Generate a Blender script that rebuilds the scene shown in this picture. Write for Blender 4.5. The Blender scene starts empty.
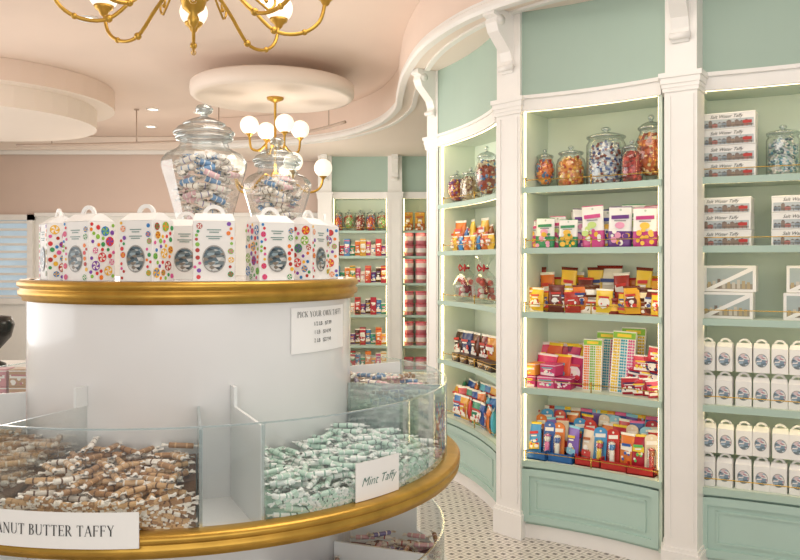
import bpy, bmesh, math, random
from mathutils import Vector, Matrix
random.seed(11)
R=random.random
def U(a,b): return a+(b-a)*random.random()
COL=bpy.context.scene.collection

# ---------------------------------------------------------------- materials
def hx(h):
    h=h.lstrip('#'); o=[]
    for i in (0,2,4):
        v=int(h[i:i+2],16)/255
        o.append(v/12.92 if v<=.04045 else ((v+.055)/1.055)**2.4)
    return (o[0],o[1],o[2],1)
MC={}
def M(name,h=None,rough=.5,metal=0,emit=0,var=0.06,sc=6,bump=0,coat=0):
    if name in MC: return MC[name]
    m=bpy.data.materials.new(name); m.use_nodes=True
    nt=m.node_tree; b=nt.nodes['Principled BSDF']
    c=hx(h); b.inputs['Base Color'].default_value=c
    b.inputs['Roughness'].default_value=rough; b.inputs['Metallic'].default_value=metal
    if coat: b.inputs['Coat Weight'].default_value=coat
    if emit:
        b.inputs['Emission Color'].default_value=c; b.inputs['Emission Strength'].default_value=emit
    if var or bump:
        tc=nt.nodes.new('ShaderNodeTexCoord'); n=nt.nodes.new('ShaderNodeTexNoise')
        n.inputs['Scale'].default_value=sc; n.inputs['Detail'].default_value=4
        nt.links.new(tc.outputs['Object'],n.inputs['Vector'])
        if var:
            r=nt.nodes.new('ShaderNodeValToRGB')
            r.color_ramp.elements[0].position=.3; r.color_ramp.elements[1].position=.7
            r.color_ramp.elements[0].color=(c[0]*(1-var),c[1]*(1-var),c[2]*(1-var),1)
            r.color_ramp.elements[1].color=(min(1,c[0]*(1+var)),min(1,c[1]*(1+var)),min(1,c[2]*(1+var)),1)
            nt.links.new(n.outputs['Fac'],r.inputs['Fac']); nt.links.new(r.outputs['Color'],b.inputs['Base Color'])
        if bump:
            bp=nt.nodes.new('ShaderNodeBump'); bp.inputs['Strength'].default_value=bump; bp.inputs['Distance'].default_value=.005
            nt.links.new(n.outputs['Fac'],bp.inputs['Height']); nt.links.new(bp.outputs['Normal'],b.inputs['Normal'])
    MC[name]=m; return m
def C(h,rough=.4): return M('print_'+h,h,rough,var=.04,sc=20)
def glassmat(name,tint=(.93,.96,.95),etint=(.7,.78,.78),lo=.06,hi=.75,rough=.02):
    m=bpy.data.materials.new(name); m.use_nodes=True; nt=m.node_tree; nt.nodes.clear()
    o=nt.nodes.new('ShaderNodeOutputMaterial'); mx=nt.nodes.new('ShaderNodeMixShader')
    t=nt.nodes.new('ShaderNodeBsdfTransparent'); g=nt.nodes.new('ShaderNodeBsdfGlossy'); lw=nt.nodes.new('ShaderNodeLayerWeight')
    mr=nt.nodes.new('ShaderNodeMapRange'); cr=nt.nodes.new('ShaderNodeValToRGB')
    cr.color_ramp.elements[0].color=(*tint,1); cr.color_ramp.elements[1].color=(*etint,1); cr.color_ramp.elements[0].position=.35
    g.inputs['Roughness'].default_value=rough; g.inputs[0].default_value=(.95,.97,.97,1)
    lw.inputs['Blend'].default_value=.35; mr.inputs['To Min'].default_value=lo; mr.inputs['To Max'].default_value=hi
    nt.links.new(lw.outputs['Facing'],mr.inputs['Value']); nt.links.new(mr.outputs[0],mx.inputs[0])
    nt.links.new(lw.outputs['Facing'],cr.inputs[0]); nt.links.new(cr.outputs[0],t.inputs[0])
    nt.links.new(t.outputs[0],mx.inputs[1]); nt.links.new(g.outputs[0],mx.inputs[2]); nt.links.new(mx.outputs[0],o.inputs[0])
    MC[name]=m; return m
GLASS=glassmat('clear_glass',(.95,.97,.965),(.75,.83,.82),.06,.65); JARG=glassmat('jar_glass',(.97,.98,.98),(.25,.29,.3),.05,.38,.05)
FILM=glassmat('clear_film',(1,1,1),(1,1,1),.0,.04,.1)
EDGE=glassmat('acrylic_edge',(.7,.8,.78),(.55,.65,.65),.35,.8,.15)
JRIM=glassmat('thick_glass_rim',(.7,.76,.77),(.35,.4,.41),.25,.6,.08)
def vorocol(name,cols,scale=60,rough=.35):
    m=bpy.data.materials.new(name); m.use_nodes=True; nt=m.node_tree; b=nt.nodes['Principled BSDF']
    b.inputs['Roughness'].default_value=rough
    tc=nt.nodes.new('ShaderNodeTexCoord'); v=nt.nodes.new('ShaderNodeTexVoronoi'); v.inputs['Scale'].default_value=scale
    mp=nt.nodes.new('ShaderNodeMapping'); mp.inputs['Scale'].default_value=(1,1,2.0); mp.inputs['Rotation'].default_value=(0,.6,0)
    nt.links.new(tc.outputs['Object'],mp.inputs[0])
    sp=nt.nodes.new('ShaderNodeSeparateColor'); r=nt.nodes.new('ShaderNodeValToRGB'); r.color_ramp.interpolation='CONSTANT'
    nt.links.new(mp.outputs[0],v.inputs['Vector']); nt.links.new(v.outputs['Color'],sp.inputs[0]); nt.links.new(sp.outputs[0],r.inputs[0])
    el=r.color_ramp.elements
    while len(el)<len(cols): el.new(.5)
    for i,c in enumerate(cols): el[i].position=i/len(cols); el[i].color=hx(c)
    nt.links.new(r.outputs[0],b.inputs['Base Color']); MC[name]=m; return m
WHITE=M('white_paint','F3F0EA',.45,var=.02); TRIM=M('trim_white','F3F0EB',.35,var=.015)
MINT=M('mint_paint','B3CABC',.5,var=.03,sc=2); MINTIN=M('mint_interior','D5E2D3',.5,var=.02,sc=2); MINTW=M('mint_wall','ABC0B2',.6,var=.03,sc=2)
MINTD=M('mint_drawer','B4CEC3',.4,var=.03,sc=2)
PEACH=M('peach_ceiling','EBD6C7',.7,var=.03,sc=1); PEACHW=M('peach_wall','DDC6B8',.7,var=.03,sc=1)
SOFF=M('soffit_cream','F1E3D6',.6,var=.02,sc=1)
GOLD=M('gold_leaf','C49A45',.34,.85,var=.14,sc=14,bump=.15)
BRASS=M('brass','C9A552',.25,.95,var=.05)
DRUM=M('drum_white','EFEFEE',.2,var=.015,sc=3,coat=.3)
CARD=M('card_white','F7F6F2',.5,var=.01); NOTICE=M('notice_paper','FCFBF9',.5,var=.01); INK=M('ink_dark','26292B',.6,var=.02); INKG=M('ink_teal','3E7468',.6,var=.02)
GLOBE=M('opal_globe','FFF3E0',.25,emit=.75,var=0); LED=M('led_strip','FFE2AC',.4,emit=8,var=0)
BLACK=M('black_gloss','191A1C',.2,var=.05); PAPER=M('box_paper','F4F2EE',.5,var=.015)
WAX=M('wax_paper','F8F3EA',.3,var=.03,sc=40); SEL=M('spot_emit','FFF3DE',.4,emit=4,var=0)
ACRW=M('frosted_acrylic','ECEFEE',.3,var=.02)

# ---------------------------------------------------------------- mesh builder
class MB:
    def __init__(s): s.v=[];s.f=[];s.mi=[];s.sm=[];s.mats=[]
    def add(s,vs,fs,mat,X=None,smooth=False,mats=None):
        b=len(s.v)
        for p in vs:
            p=Vector(p)
            s.v.append(X@p if X else p)
        for i,f in enumerate(fs):
            mm=mats[i] if mats else mat
            if mm not in s.mats: s.mats.append(mm)
            s.f.append([b+k for k in f]); s.mi.append(s.mats.index(mm)); s.sm.append(smooth)
        return s
    def box(s,c,d,mat,bev=0,X=None,smooth=False):
        bm=bmesh.new(); bmesh.ops.create_cube(bm,size=1)
        for v in bm.verts: v.co=Vector((v.co.x*d[0]+c[0],v.co.y*d[1]+c[1],v.co.z*d[2]+c[2]))
        if bev>0: bmesh.ops.bevel(bm,geom=list(bm.edges),offset=bev,segments=2,affect='EDGES',profile=.5)
        bm.verts.index_update()
        s.add([v.co.copy() for v in bm.verts],[[v.index for v in f.verts] for f in bm.faces],mat,X,smooth); bm.free(); return s
    def prism(s,poly,z0,z1,mat,X=None,botmat=None):
        n=len(poly)
        a=sum(poly[i][0]*poly[(i+1)%n][1]-poly[(i+1)%n][0]*poly[i][1] for i in range(n))
        if a<0: poly=poly[::-1]
        vs=[(p[0],p[1],z0) for p in poly]+[(p[0],p[1],z1) for p in poly]
        fs=[list(range(n))[::-1],list(range(n,2*n))]+[[i,(i+1)%n,n+(i+1)%n,n+i] for i in range(n)]
        return s.add(vs,fs,mat,X,False,[botmat or mat]+[mat]*(n+1))
    def lathe(s,prof,seg,mat,X=None,smooth=True,mats=None,a0=0,a1=2*math.pi):
        full=abs(a1-a0-2*math.pi)<1e-6; n=seg if full else seg+1
        vs=[];fs=[];fm=[]
        for (r,z) in prof:
            for i in range(n):
                a=a0+(a1-a0)*i/seg; vs.append((r*math.cos(a),r*math.sin(a),z))
        for j in range(len(prof)-1):
            for i in range(seg):
                k=(i+1)%n if full else i+1
                fs.append([j*n+i,j*n+k,(j+1)*n+k,(j+1)*n+i]); fm.append(mats[j] if mats else mat)
        return s.add(vs,fs,mat,X,smooth,fm)
    def ball(s,c,r,mat,seg=12,rings=7,X=None,sz=1):
        pr=[(max(1e-5,r*math.sin(math.pi*i/rings)),-r*sz*math.cos(math.pi*i/rings)) for i in range(rings+1)]
        T=Matrix.Translation(Vector(c)); return s.lathe(pr,seg,mat,(X@T) if X else T)
    def tube(s,pts,r,mat,seg=8,closed=False,rr=None):
        pts=[Vector(p) for p in pts]; n=len(pts); vs=[];fs=[]
        up=Vector((0,0,1)); prev=None
        for i,p in enumerate(pts):
            t=(pts[(i+1)%n]-pts[i-1]) if closed else (pts[min(i+1,n-1)]-pts[max(i-1,0)])
            t.normalize()
            if prev is None:
                a=t.cross(up)
                if a.length<.01: a=t.cross(Vector((1,0,0)))
            else: a=prev-t*prev.dot(t)
            a.normalize(); prev=a; b=t.cross(a); q=rr[i] if rr else r
            for k in range(seg):
                th=2*math.pi*k/seg; vs.append(p+a*math.cos(th)*q+b*math.sin(th)*q)
        m=n if closed else n-1
        for i in range(m):
            for k in range(seg):
                i2=(i+1)%n; fs.append([i*seg+k,i*seg+(k+1)%seg,i2*seg+(k+1)%seg,i2*seg+k])
        if not closed: fs+= [list(range(seg))[::-1],[(n-1)*seg+k for k in range(seg)]]
        return s.add(vs,fs,mat,None,True)
    def disc(s,c,r,mat,seg=16,X=None,sx=1,sz=1):
        vs=[(c[0]+r*sx*math.cos(2*math.pi*i/seg),c[1],c[2]+r*sz*math.sin(2*math.pi*i/seg)) for i in range(seg)]
        return s.add(vs,[list(range(seg))],mat,X)
    def rect(s,x0,x1,z0,z1,y,mat,X=None,sk=0):
        return s.add([(x0,y,z0),(x1,y,z0+sk),(x1,y,z1+sk),(x0,y,z1)],[[0,1,2,3]],mat,X)
    def loft(s,rows,mat,mats=None,n=14,e=3.0,smooth=True):
        vs=[];fs=[];fm=[]
        for (z,w,t) in rows:
            for k in range(n):
                a=2*math.pi*(k+.5)/n; ca,sa=math.cos(a),math.sin(a)
                vs.append((w/2*math.copysign(abs(ca)**(2/e),ca),t/2*math.copysign(abs(sa)**(2/e),sa),z))
        for j in range(len(rows)-1):
            for k in range(n):
                fs.append([j*n+k,j*n+(k+1)%n,(j+1)*n+(k+1)%n,(j+1)*n+k]); fm.append(mats[j] if mats else mat)
        fs.append(list(range(n))[::-1]); fm.append(mats[0] if mats else mat)
        fs.append([(len(rows)-1)*n+k for k in range(n)]); fm.append(mats[-1] if mats else mat)
        return s.add(vs,fs,mat,None,smooth,fm)
    def mesh(s,name,org=(0,0,0)):
        me=bpy.data.meshes.new(name); o=Vector(org)
        me.from_pydata([tuple(v-o) for v in s.v],[],s.f)
        for m in s.mats: me.materials.append(m)
        me.polygons.foreach_set('material_index',s.mi); me.polygons.foreach_set('use_smooth',s.sm); me.update(); return me

def obj(name,mb,org=(0,0,0),parent=None,label=None,cat=None,kind=None,group=None,loc=None):
    o=bpy.data.objects.new(name,mb.mesh(name,org) if mb else None); COL.objects.link(o)
    o['_w']=list(org) if loc is None else list(loc)
    w=Vector(o['_w'])
    if parent is not None:
        o.parent=parent; o.location=w-Vector(parent['_w'])
    else: o.location=w
    if label: o['label']=label
    if cat: o['category']=cat
    if kind: o['kind']=kind
    if group: o['group']=group
    return o
def empty(name,org,label,cat,group=None):
    return obj(name,None,org,label=label,cat=cat,group=group)
def struct(name,mb,label=None):
    o=obj(name,mb,kind='structure')
    if label: o['label']=label
    return o

class Spec:
    def __init__(s,name,mb,kids=()): s.name=name; s.mb=mb; s.kids=kids; s.first=None
    def place(s,loc,rz=0,sc=1,label='',cat='',group=None,eul=None):
        if s.first is None:
            root=bpy.data.objects.new(s.name,s.mb.mesh(s.name)); COL.objects.link(root)
            def rec(par,kids):
                out=[]
                for k in kids:
                    c=bpy.data.objects.new(k[0],k[1].mesh(k[0])); COL.objects.link(c); c.parent=par
                    if len(k)>2 and k[2]: c['label']=k[2]
                    out.append((c,rec(c,k[3]) if len(k)>3 else []))
                return out
            s.tree=rec(root,s.kids); s.first=root
        else:
            root=s.first.copy(); COL.objects.link(root)
            def cp(par,tree):
                for c,sub in tree:
                    n=c.copy(); COL.objects.link(n); n.parent=par; cp(n,sub)
            cp(root,s.tree)
        root.location=loc; root.rotation_euler=eul if eul else (0,0,rz)
        root.scale=(sc,sc,sc) if not isinstance(sc,tuple) else sc
        root['label']=label; root['category']=cat
        if group: root['group']=group
        elif 'group' in root: del root['group']
        return root

def text_geo(s,size,align='CENTER',shear=0,off=0):
    cu=bpy.data.curves.new('t','FONT'); cu.body=s; cu.size=size; cu.align_x=align; cu.resolution_u=3; cu.shear=shear; cu.offset=off
    ob=bpy.data.objects.new('t',cu); COL.objects.link(ob)
    dg=bpy.context.evaluated_depsgraph_get(); me=bpy.data.meshes.new_from_object(ob.evaluated_get(dg))
    vs=[v.co.copy() for v in me.vertices]; fs=[list(p.vertices) for p in me.polygons]
    bpy.data.objects.remove(ob); bpy.data.meshes.remove(me); bpy.data.curves.remove(cu); return vs,fs
def serif_geo(s,cap,track=.16):
    T,t=.12,.042; vs=[];fs=[]
    def q(p):
        b=len(vs); vs.extend(p); fs.append([b,b+1,b+2,b+3])
    x=0
    def st(x0,y0,x1,y1,w): q([(x+x0-w/2,y0),(x+x0+w/2,y0),(x+x1+w/2,y1),(x+x1-w/2,y1)])
    def hb(x0,x1,y,w=t): q([(x+x0,y-w/2),(x+x1,y-w/2),(x+x1,y+w/2),(x+x0,y+w/2)])
    def sf(xx,y,k=.1): hb(xx-k,xx+k,min(max(y,t/2),1-t/2))
    def arc(cx,cy,rx,ry,a0,a1,T2=T):
        n=14; b=len(vs)
        for i in range(n+1):
            a=math.radians(a0+(a1-a0)*i/n)
            vs.append((x+cx+rx*math.cos(a),cy+ry*math.sin(a))); vs.append((x+cx+(rx-T2)*math.cos(a),cy+(ry-t)*math.sin(a)))
        for i in range(n): fs.append([b+2*i,b+2*i+2,b+2*i+3,b+2*i+1])
    for ch in s:
        w=.3
        if ch==' ': w=.28
        elif ch=='I': st(.14,0,.14,1,T); sf(.14,0);sf(.14,1); w=.28
        elif ch in 'PR':
            st(.13,0,.13,1,T); sf(.13,0); hb(.03,.26,1-t/2); hb(.13,.26,.47+t/2); arc(.26,.735,.27,.265,-90,90); w=.56
            if ch=='R': st(.58,0,.30,.48,T*.95); sf(.6,0,.07); w=.66
        elif ch=='B': st(.13,0,.13,1,T); hb(.03,.26,1-t/2); hb(.03,.26,t/2); hb(.13,.26,.53); arc(.26,.77,.24,.23,-90,90); arc(.26,.275,.29,.275,-90,90); w=.58
        elif ch in 'EF':
            st(.13,0,.13,1,T); hb(.03,.54,1-t/2); hb(.13,.42,.52); st(.53,.8,.53,1,t); st(.42,.43,.42,.61,t)
            if ch=='E': hb(.03,.56,t/2); st(.55,0,.55,.22,t)
            else: sf(.13,0)
            w=.58
        elif ch=='A': st(.07,0,.36,1,t*1.2); st(.62,0,.36,1,T); hb(.16,.52,.34); sf(.07,0,.08); sf(.62,0); w=.7
        elif ch=='N': st(.12,0,.12,1,t*1.2); st(.64,0,.12,1,T); st(.64,0,.64,1,t*1.2); sf(.12,0,.08); sf(.08,1,.07); sf(.64,1,.08); w=.74
        elif ch=='U': st(.14,.3,.14,1,T); arc(.37,.3,.285,.3,180,360,T*.8); st(.63,.3,.63,1,t*1.2); sf(.14,1); sf(.63,1,.08); w=.74
        elif ch=='T': st(.33,0,.33,1,T); hb(.03,.63,1-t/2); st(.045,.8,.045,1,t); st(.615,.8,.615,1,t); sf(.33,0); w=.66
        elif ch=='Y': st(.35,.45,.09,1,T); st(.35,.45,.58,1,t*1.2); st(.35,0,.35,.48,T); sf(.09,1,.08); sf(.58,1,.07); sf(.35,0); w=.66
        elif ch=='C': arc(.42,.5,.38,.5,45,315); st(.68,.68,.68,.92,t); w=.74
        elif ch=='K': st(.13,0,.13,1,T); st(.19,.42,.58,1,t*1.2); st(.64,0,.28,.56,T); sf(.13,0);sf(.13,1);sf(.58,1,.08);sf(.64,0,.08); w=.72
        elif ch=='O': arc(.42,.5,.38,.5,0,360); w=.84
        elif ch=='W': st(.3,0,.07,1,T); st(.3,0,.48,1,t*1.2); st(.7,0,.48,1,T); st(.7,0,.9,1,t*1.2); sf(.07,1,.08); sf(.9,1,.07); w=.98
        x+=w+track*.5
    return [Vector(((v[0]-x/2)*cap,v[1]*cap,0)) for v in vs],fs
def text_flat(mb,s,size,mat,x,y,z,shear=0):
    vs,fs=text_geo(s,size,shear=shear); return mb.add([(x+v.x,y,z+v.y) for v in vs],fs,mat)

# ---------------------------------------------------------------- camera
cam=bpy.data.cameras.new('camera'); co=bpy.data.objects.new('camera',cam); COL.objects.link(co)
cam.lens=36; cam.sensor_width=36; cam.shift_y=-18/800; cam.clip_start=.05
co.location=(0,0,1.6); co.rotation_euler=(math.pi/2,0,0); bpy.context.scene.camera=co

# ---------------------------------------------------------------- floor
fm=bpy.data.materials.new('mosaic_floor'); fm.use_nodes=True; nt=fm.node_tree; pb=nt.nodes['Principled BSDF']; pb.inputs['Roughness'].default_value=.3
def nd(t,**k):
    n=nt.nodes.new(t)
    for a,b in k.items(): setattr(n,a,b)
    return n
def mth(op,a,b=None):
    n=nd('ShaderNodeMath',operation=op)
    for i,x in enumerate((a,b)):
        if x is None: continue
        if isinstance(x,(int,float)): n.inputs[i].default_value=x
        else: nt.links.new(x,n.inputs[i])
    return n.outputs[0]
tc=nd('ShaderNodeTexCoord'); mp=nd('ShaderNodeMapping'); mp.inputs['Scale'].default_value=(15,15,15); mp.inputs['Rotation'].default_value=(0,0,math.radians(45))
nt.links.new(tc.outputs['Object'],mp.inputs['Vector']); sx=nd('ShaderNodeSeparateXYZ'); nt.links.new(mp.outputs[0],sx.inputs[0])
fx=mth('ABSOLUTE',mth('SUBTRACT',mth('FRACT',sx.outputs[0]),.5)); fy=mth('ABSOLUTE',mth('SUBTRACT',mth('FRACT',sx.outputs[1]),.5))
mxx=mth('MAXIMUM',fx,fy); dot=mth('LESS_THAN',mxx,.19); gr=mth('GREATER_THAN',mxx,.455)
nz=nd('ShaderNodeTexNoise'); nz.inputs['Scale'].default_value=9; nt.links.new(tc.outputs['Object'],nz.inputs['Vector'])
rp=nd('ShaderNodeValToRGB'); rp.color_ramp.elements[0].color=hx('CFC8BE'); rp.color_ramp.elements[1].color=hx('ECE7E0'); nt.links.new(nz.outputs[0],rp.inputs[0])
m1=nd('ShaderNodeMix',data_type='RGBA'); nt.links.new(dot,m1.inputs[0]); nt.links.new(rp.outputs[0],m1.inputs[6]); m1.inputs[7].default_value=hx('6E6660')
m2=nd('ShaderNodeMix',data_type='RGBA'); nt.links.new(gr,m2.inputs[0]); nt.links.new(m1.outputs[2],m2.inputs[6]); m2.inputs[7].default_value=hx('9C958C')
nt.links.new(m2.outputs[2],pb.inputs['Base Color'])
struct('floor',MB().box((-1.5,5,-.05),(10,13.4,.1),fm))

# ---------------------------------------------------------------- shell
struct('ceiling',MB().box((-1.5,5,3.45),(10,13.4,.1),PEACH))
wb=MB()
wx0,wx1,wz0,wz1=-6.05,-5.26,1.0,2.28
wb.box(((-6.5+wx0)/2,11.6,1.7),(wx0+6.5,.15,3.4),WHITE)
wb.box(((wx0+wx1)/2,11.6,wz0/2),(wx1-wx0,.15,wz0),WHITE)
wb.box(((wx1-1.1)/2,11.6,1.14),(-1.1-wx1,.15,2.28),WHITE)
wb.box(((wx0-1.1)/2,11.6,(2.28+3.4)/2),(-1.1-wx0,.15,3.4-2.28),PEACHW)
wb.box((1.2,11.6,1.7),(4.6,.15,3.4),MINTW)
struct('wall_back',wb)
wd=MB()
for x in (wx0+.04,wx1-.04): wd.box((x,11.5,(wz0+wz1)/2),(.08,.1,wz1-wz0),TRIM)
for z in (wz0+.04,wz1-.04): wd.box(((wx0+wx1)/2,11.5,z),(wx1-wx0,.1,.08),TRIM)
for k in range(1,12): wd.box(((wx0+wx1)/2,11.52,wz0+k*(wz1-wz0)/12),(wx1-wx0-.1,.06,.035),TRIM)
wd.box(((wx0+wx1)/2,11.6,(wz0+wz1)/2),(wx1-wx0,.01,wz1-wz0),M('sky_pane','B9C9D3',.1,emit=.45,var=.2,sc=2))
struct('window_1',wd)
struct('wall_left',MB().box((-6.45,5,1.7),(.1,13.3,3.4),WHITE))
wr=MB(); pl=[(3.4,3.6),(2.6,4.12),(1.85,4.75),(1.1,5.35),(.86,6.5),(1.3,8),(1.3,11.5)]
for i in range(len(pl)-1):
    a=Vector(pl[i]);b=Vector(pl[i+1]); t=(b-a).normalized(); n=Vector((t.y,-t.x))
    if n.x<0 and n.y<0: n=-n
    n=n*.08
    wr.prism([a,b,b+n,a+n],0,3.4,MINTW)
struct('wall_right',wr)
struct('trim_1',MB().box((-3.8,11.48,3.3),(5.3,.1,.2),SOFF,.02).box((-3.8,11.46,3.17),(5.3,.05,.06),TRIM,.01),'pale crown moulding')
struct('trim_2',MB().box((-3.2,11.5,2.28),(4.1,.06,.06),TRIM,.01))

ctl=[(3.6,2.0),(2.9,2.75),(2.3,3.25),(1.7,3.66),(1.04,4.07),(.50,4.60),(.19,5.3),(.05,6.1),(.0,6.9),(-.04,7.6),(-.28,8.5),(-.8,9.3),(-1.6,9.8),(-2.6,10.05),(-3.6,10.1)]
def catmull(p,n=6):
    o=[]
    for i in range(1,len(p)-2):
        a,b,c,d=[Vector(q) for q in p[i-1:i+3]]
        for k in range(n):
            t=k/n; o.append(.5*((2*b)+(c-a)*t+(2*a-5*b+4*c-d)*t*t+(3*b-a-3*c+d)*t**3))
    o.append(Vector(p[-2])); return o
inner=catmull(ctl)
poly=[tuple(p) for p in inner]+[(-2.6,11.5),(3.45,11.5),(3.45,2.75)]
struct('trim_3',MB().prism(poly,3.05,3.398,PEACH,botmat=SOFF),'cream soffit around the oval ceiling recess')
def ribbon(path,prof,mat):
    vs=[];fs=[];n=len(path);m=len(prof)
    for i,p in enumerate(path):
        t=(path[min(i+1,n-1)]-path[max(i-1,0)]).normalized(); nn=Vector((-t.y,t.x))
        for (o,z) in prof:
            q=p+nn*o; vs.append((q.x,q.y,z))
    for i in range(n-1):
        for j in range(m-1): fs.append([i*m+j,i*m+j+1,(i+1)*m+j+1,(i+1)*m+j])
    return MB().add(vs,fs,mat,None,False)
struct('trim_4',ribbon(inner,[(-.03,3.052),(-.03,3.03),(.02,3.03),(.03,3.05),(.03,3.075),(.015,3.09),(.015,3.105),(.0,3.11)],TRIM),'thin white cornice bead')
struct('trim_5',ribbon(inner,[(-.16,3.052),(-.16,3.035),(-.12,3.035),(-.12,3.052)],TRIM),'thin bead on soffit')
def capsule(cx,cy,r,n=20): return [(-6.4,cy-r),(cx,cy-r)]+[(cx+r*math.cos(a),cy+r*math.sin(a)) for a in [math.radians(-90+180*i/n) for i in range(1,n)]]+[(cx,cy+r),(-6.4,cy+r)]
struct('trim_6',MB().prism(capsule(-4.35,8.1,1.2),3.0,3.2,SOFF,botmat=SOFF).prism(capsule(-4.35,8.1,1.38),3.2,3.398,PEACH,botmat=SOFF),'broad layered cream soffit with rounded end')
struct('trim_7',MB().prism(capsule(-3.0,4.0,.9),3.14,3.398,SOFF),'dropped cream soffit with rounded end')
mdX=Matrix.Translation((-1.19,7.5,0))
mb=MB().lathe([(.001,3.14),(.68,3.14),(.69,3.125),(.735,3.13),(.755,3.15),(.76,3.19),(.755,3.25),(.73,3.27),(.2,3.28),(.2,3.398)],64,SOFF,mdX,True)
struct('trim_8',mb,'smooth round ceiling disc')
for i,(x,y) in enumerate([(-2.9,9.4),(-2.3,5.9),(-3.4,6.3),(-2.4,9.6),(-.9,5.5),(-1.8,10.3),(-3.3,10.6)]):
    z=3.398
    X=Matrix.Translation((x,y,z))
    m=MB().lathe([(.08,0),(.08,-.012),(.06,-.012),(.058,-.004)],20,TRIM,X).lathe([(.058,-.005),(.001,-.005)],20,SEL,X)
    obj('recessed_light',m,(x,y,z),label='small round recessed ceiling downlight with white ring',cat='ceiling light',group='recessed ceiling lights',loc=(x,y,z))
RAILM=M('rail_paint','BBA594',.4,var=.04)
rp_=[(-4.6,9.6,3.0),(-3.6,9.5,3.0),(-2.6,9.3,3.0),(-1.6,9.0,3.0),(-1.0,8.6,3.0),(-.55,8.0,3.0)]
rpc=catmull([rp_[0]]+rp_+[rp_[-1]],6); rpc=[tuple(p) for p in rpc]
rr0=obj('ceiling_rail',MB().tube(rpc,.017,RAILM,8),(-2.6,9.3,3.0),label='thin pale curved track rail hung below the ceiling',cat='rail')
for q in rpc[3::6]:
    obj('hanger',MB().tube([q,(q[0],q[1],3.398)],.007,RAILM,6).lathe([(.03,3.398),(.03,3.385),(.001,3.385)],12,RAILM,Matrix.Translation((q[0],q[1],0))),(q[0],q[1],3.0),rr0)

# ---------------------------------------------------------------- bays
SH=[.45,.87,1.31,1.68,2.03]; TOP=2.50
class Bay:
    def __init__(s,A,B,D=.35,sag=.04):
        s.A=Vector(A); s.B=Vector(B); s.D=D; s.sag=sag; s.t=(s.B-s.A).normalized(); s.n=Vector((-s.t.y,s.t.x))
        s.L=(s.B-s.A).length; s.rz=math.atan2(s.t.y,s.t.x)
    def p(s,u,d): return s.A+(s.B-s.A)*u+s.n*(d+s.sag*4*u*(1-u))
    def strip(s,d0,d1,u0=0,u1=1,n=12):
        us=[u0+(u1-u0)*i/n for i in range(n+1)]
        return [tuple(s.p(u,d0)) for u in us]+[tuple(s.p(u,d1)) for u in us[::-1]]
    def upx(s,px,d):
        k=(px-400)/800; u=.5
        for _ in range(12):
            q=s.p(u,d); f=q.x-k*q.y; q2=s.p(u+.01,d); f2=q2.x-k*q2.y
            u-=f/((f2-f)/.01)
        return u
    def at(s,px,d,z):
        q=s.p(s.upx(px,d),d); return (q.x,q.y,z)
def cabinet(b,label,shelves=SH,base=True):
    org=(b.A.x,b.A.y,0)
    root=empty('shelving_cabinet',org,label,'shelving cabinet','curved wall shelving cabinets')
    L=b.L; e=.02/L
    body=MB().prism(b.strip(b.D-.02,b.D),.08,TOP,MINTIN)
    body.prism(b.strip(0,b.D-.02,0,e,1),.08,TOP,MINTIN).prism(b.strip(0,b.D-.02,1-e,1,1),.08,TOP,MINTIN)
    body.prism(b.strip(0.0,b.D-.02,e,1-e),TOP-.02,TOP,MINTIN)
    if base: body.prism(b.strip(.02,b.D-.03,e,1-e),.08,SH[0]-.03,MINT)
    obj('body',body,org,root)
    obj('toe_kick',MB().prism(b.strip(.015,.04,0,1),0,.08,TRIM),org,root)
    obj('fascia',MB().prism(b.strip(-.02,.0),TOP-.03,TOP+.04,TRIM).prism(b.strip(-.035,.0),TOP+.04,TOP+.06,TRIM),org,root,label='white arched fascia strip')
    if base:
        z0,z1=.1,SH[0]-.045
        dr=MB().prism(b.strip(.002,.018,.02,.98),z0,z1,MINTD)
        for (u0,u1,a,c) in [(.02,.98,z1-.04,z1),(.02,.98,z0,z0+.04),(.02,.07,z0,z1),(.93,.98,z0,z1)]:
            dr.prism(b.strip(-.01,.002,u0,u1),a,c,MINTD)
        for (u0,u1,a,c) in [(.11,.89,z1-.078,z1-.068),(.11,.89,z0+.068,z0+.078),(.11,.12,z0+.068,z1-.068),(.88,.89,z0+.068,z1-.068)]:
            dr.prism(b.strip(-.005,.002,u0,u1),a,c,MINTD)
        obj('drawer_front',dr,org,root,label='mint panelled base front')
    for z in shelves:
        sh=obj('shelf',MB().prism(b.strip(0,b.D-.021,e,1-e),z-.025,z,MINTIN).prism(b.strip(-.012,0,.0,1),z-.032,z+.002,MINT),org,root)
        rl=MB(); us=[.03+.94*i/14 for i in range(15)]
        rl.tube([(*b.p(u,.015),z+.045) for u in us],.0026,BRASS,6)
        for u in (.03,.5,.97):
            q=b.p(u,.015); rl.tube([(q.x,q.y,z+.001),(q.x,q.y,z+.05)],.004,BRASS,6); rl.ball((q.x,q.y,z+.054),.007,BRASS,8,5)
        obj('gallery_rail',rl,org,sh,label='thin brass gallery rail')
        if z>.5 or not base: obj('light_strip',MB().prism(b.strip(.004,.012,.04,.96),z-.031,z-.0255,LED),org,sh,label='glowing warm strip added to light the shelf')  # under-shelf strips added to brighten the goods
    obj('light_strip',MB().prism(b.strip(.004,.016,.04,.96),TOP-.029,TOP-.021,LED),org,root,label='glowing warm strip added to light the shelf')
    for u0,u1 in ((e*1.02,e*1.02+.005/L),(1-e*1.02-.005/L,1-e*1.02)):
        obj('light_strip',MB().prism(b.strip(.012,.022,u0,u1,1),SH[0],TOP-.03,LED),org,root,label='glowing warm strip added to light the shelf')
    return root
BM=Bay((.6975,4.65),(1.366,4.17)); BR=Bay((1.50,4.1),(2.38,3.6)); BL=Bay((.295,6.05),(.61,4.98),D=.3,sag=.05)
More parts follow.
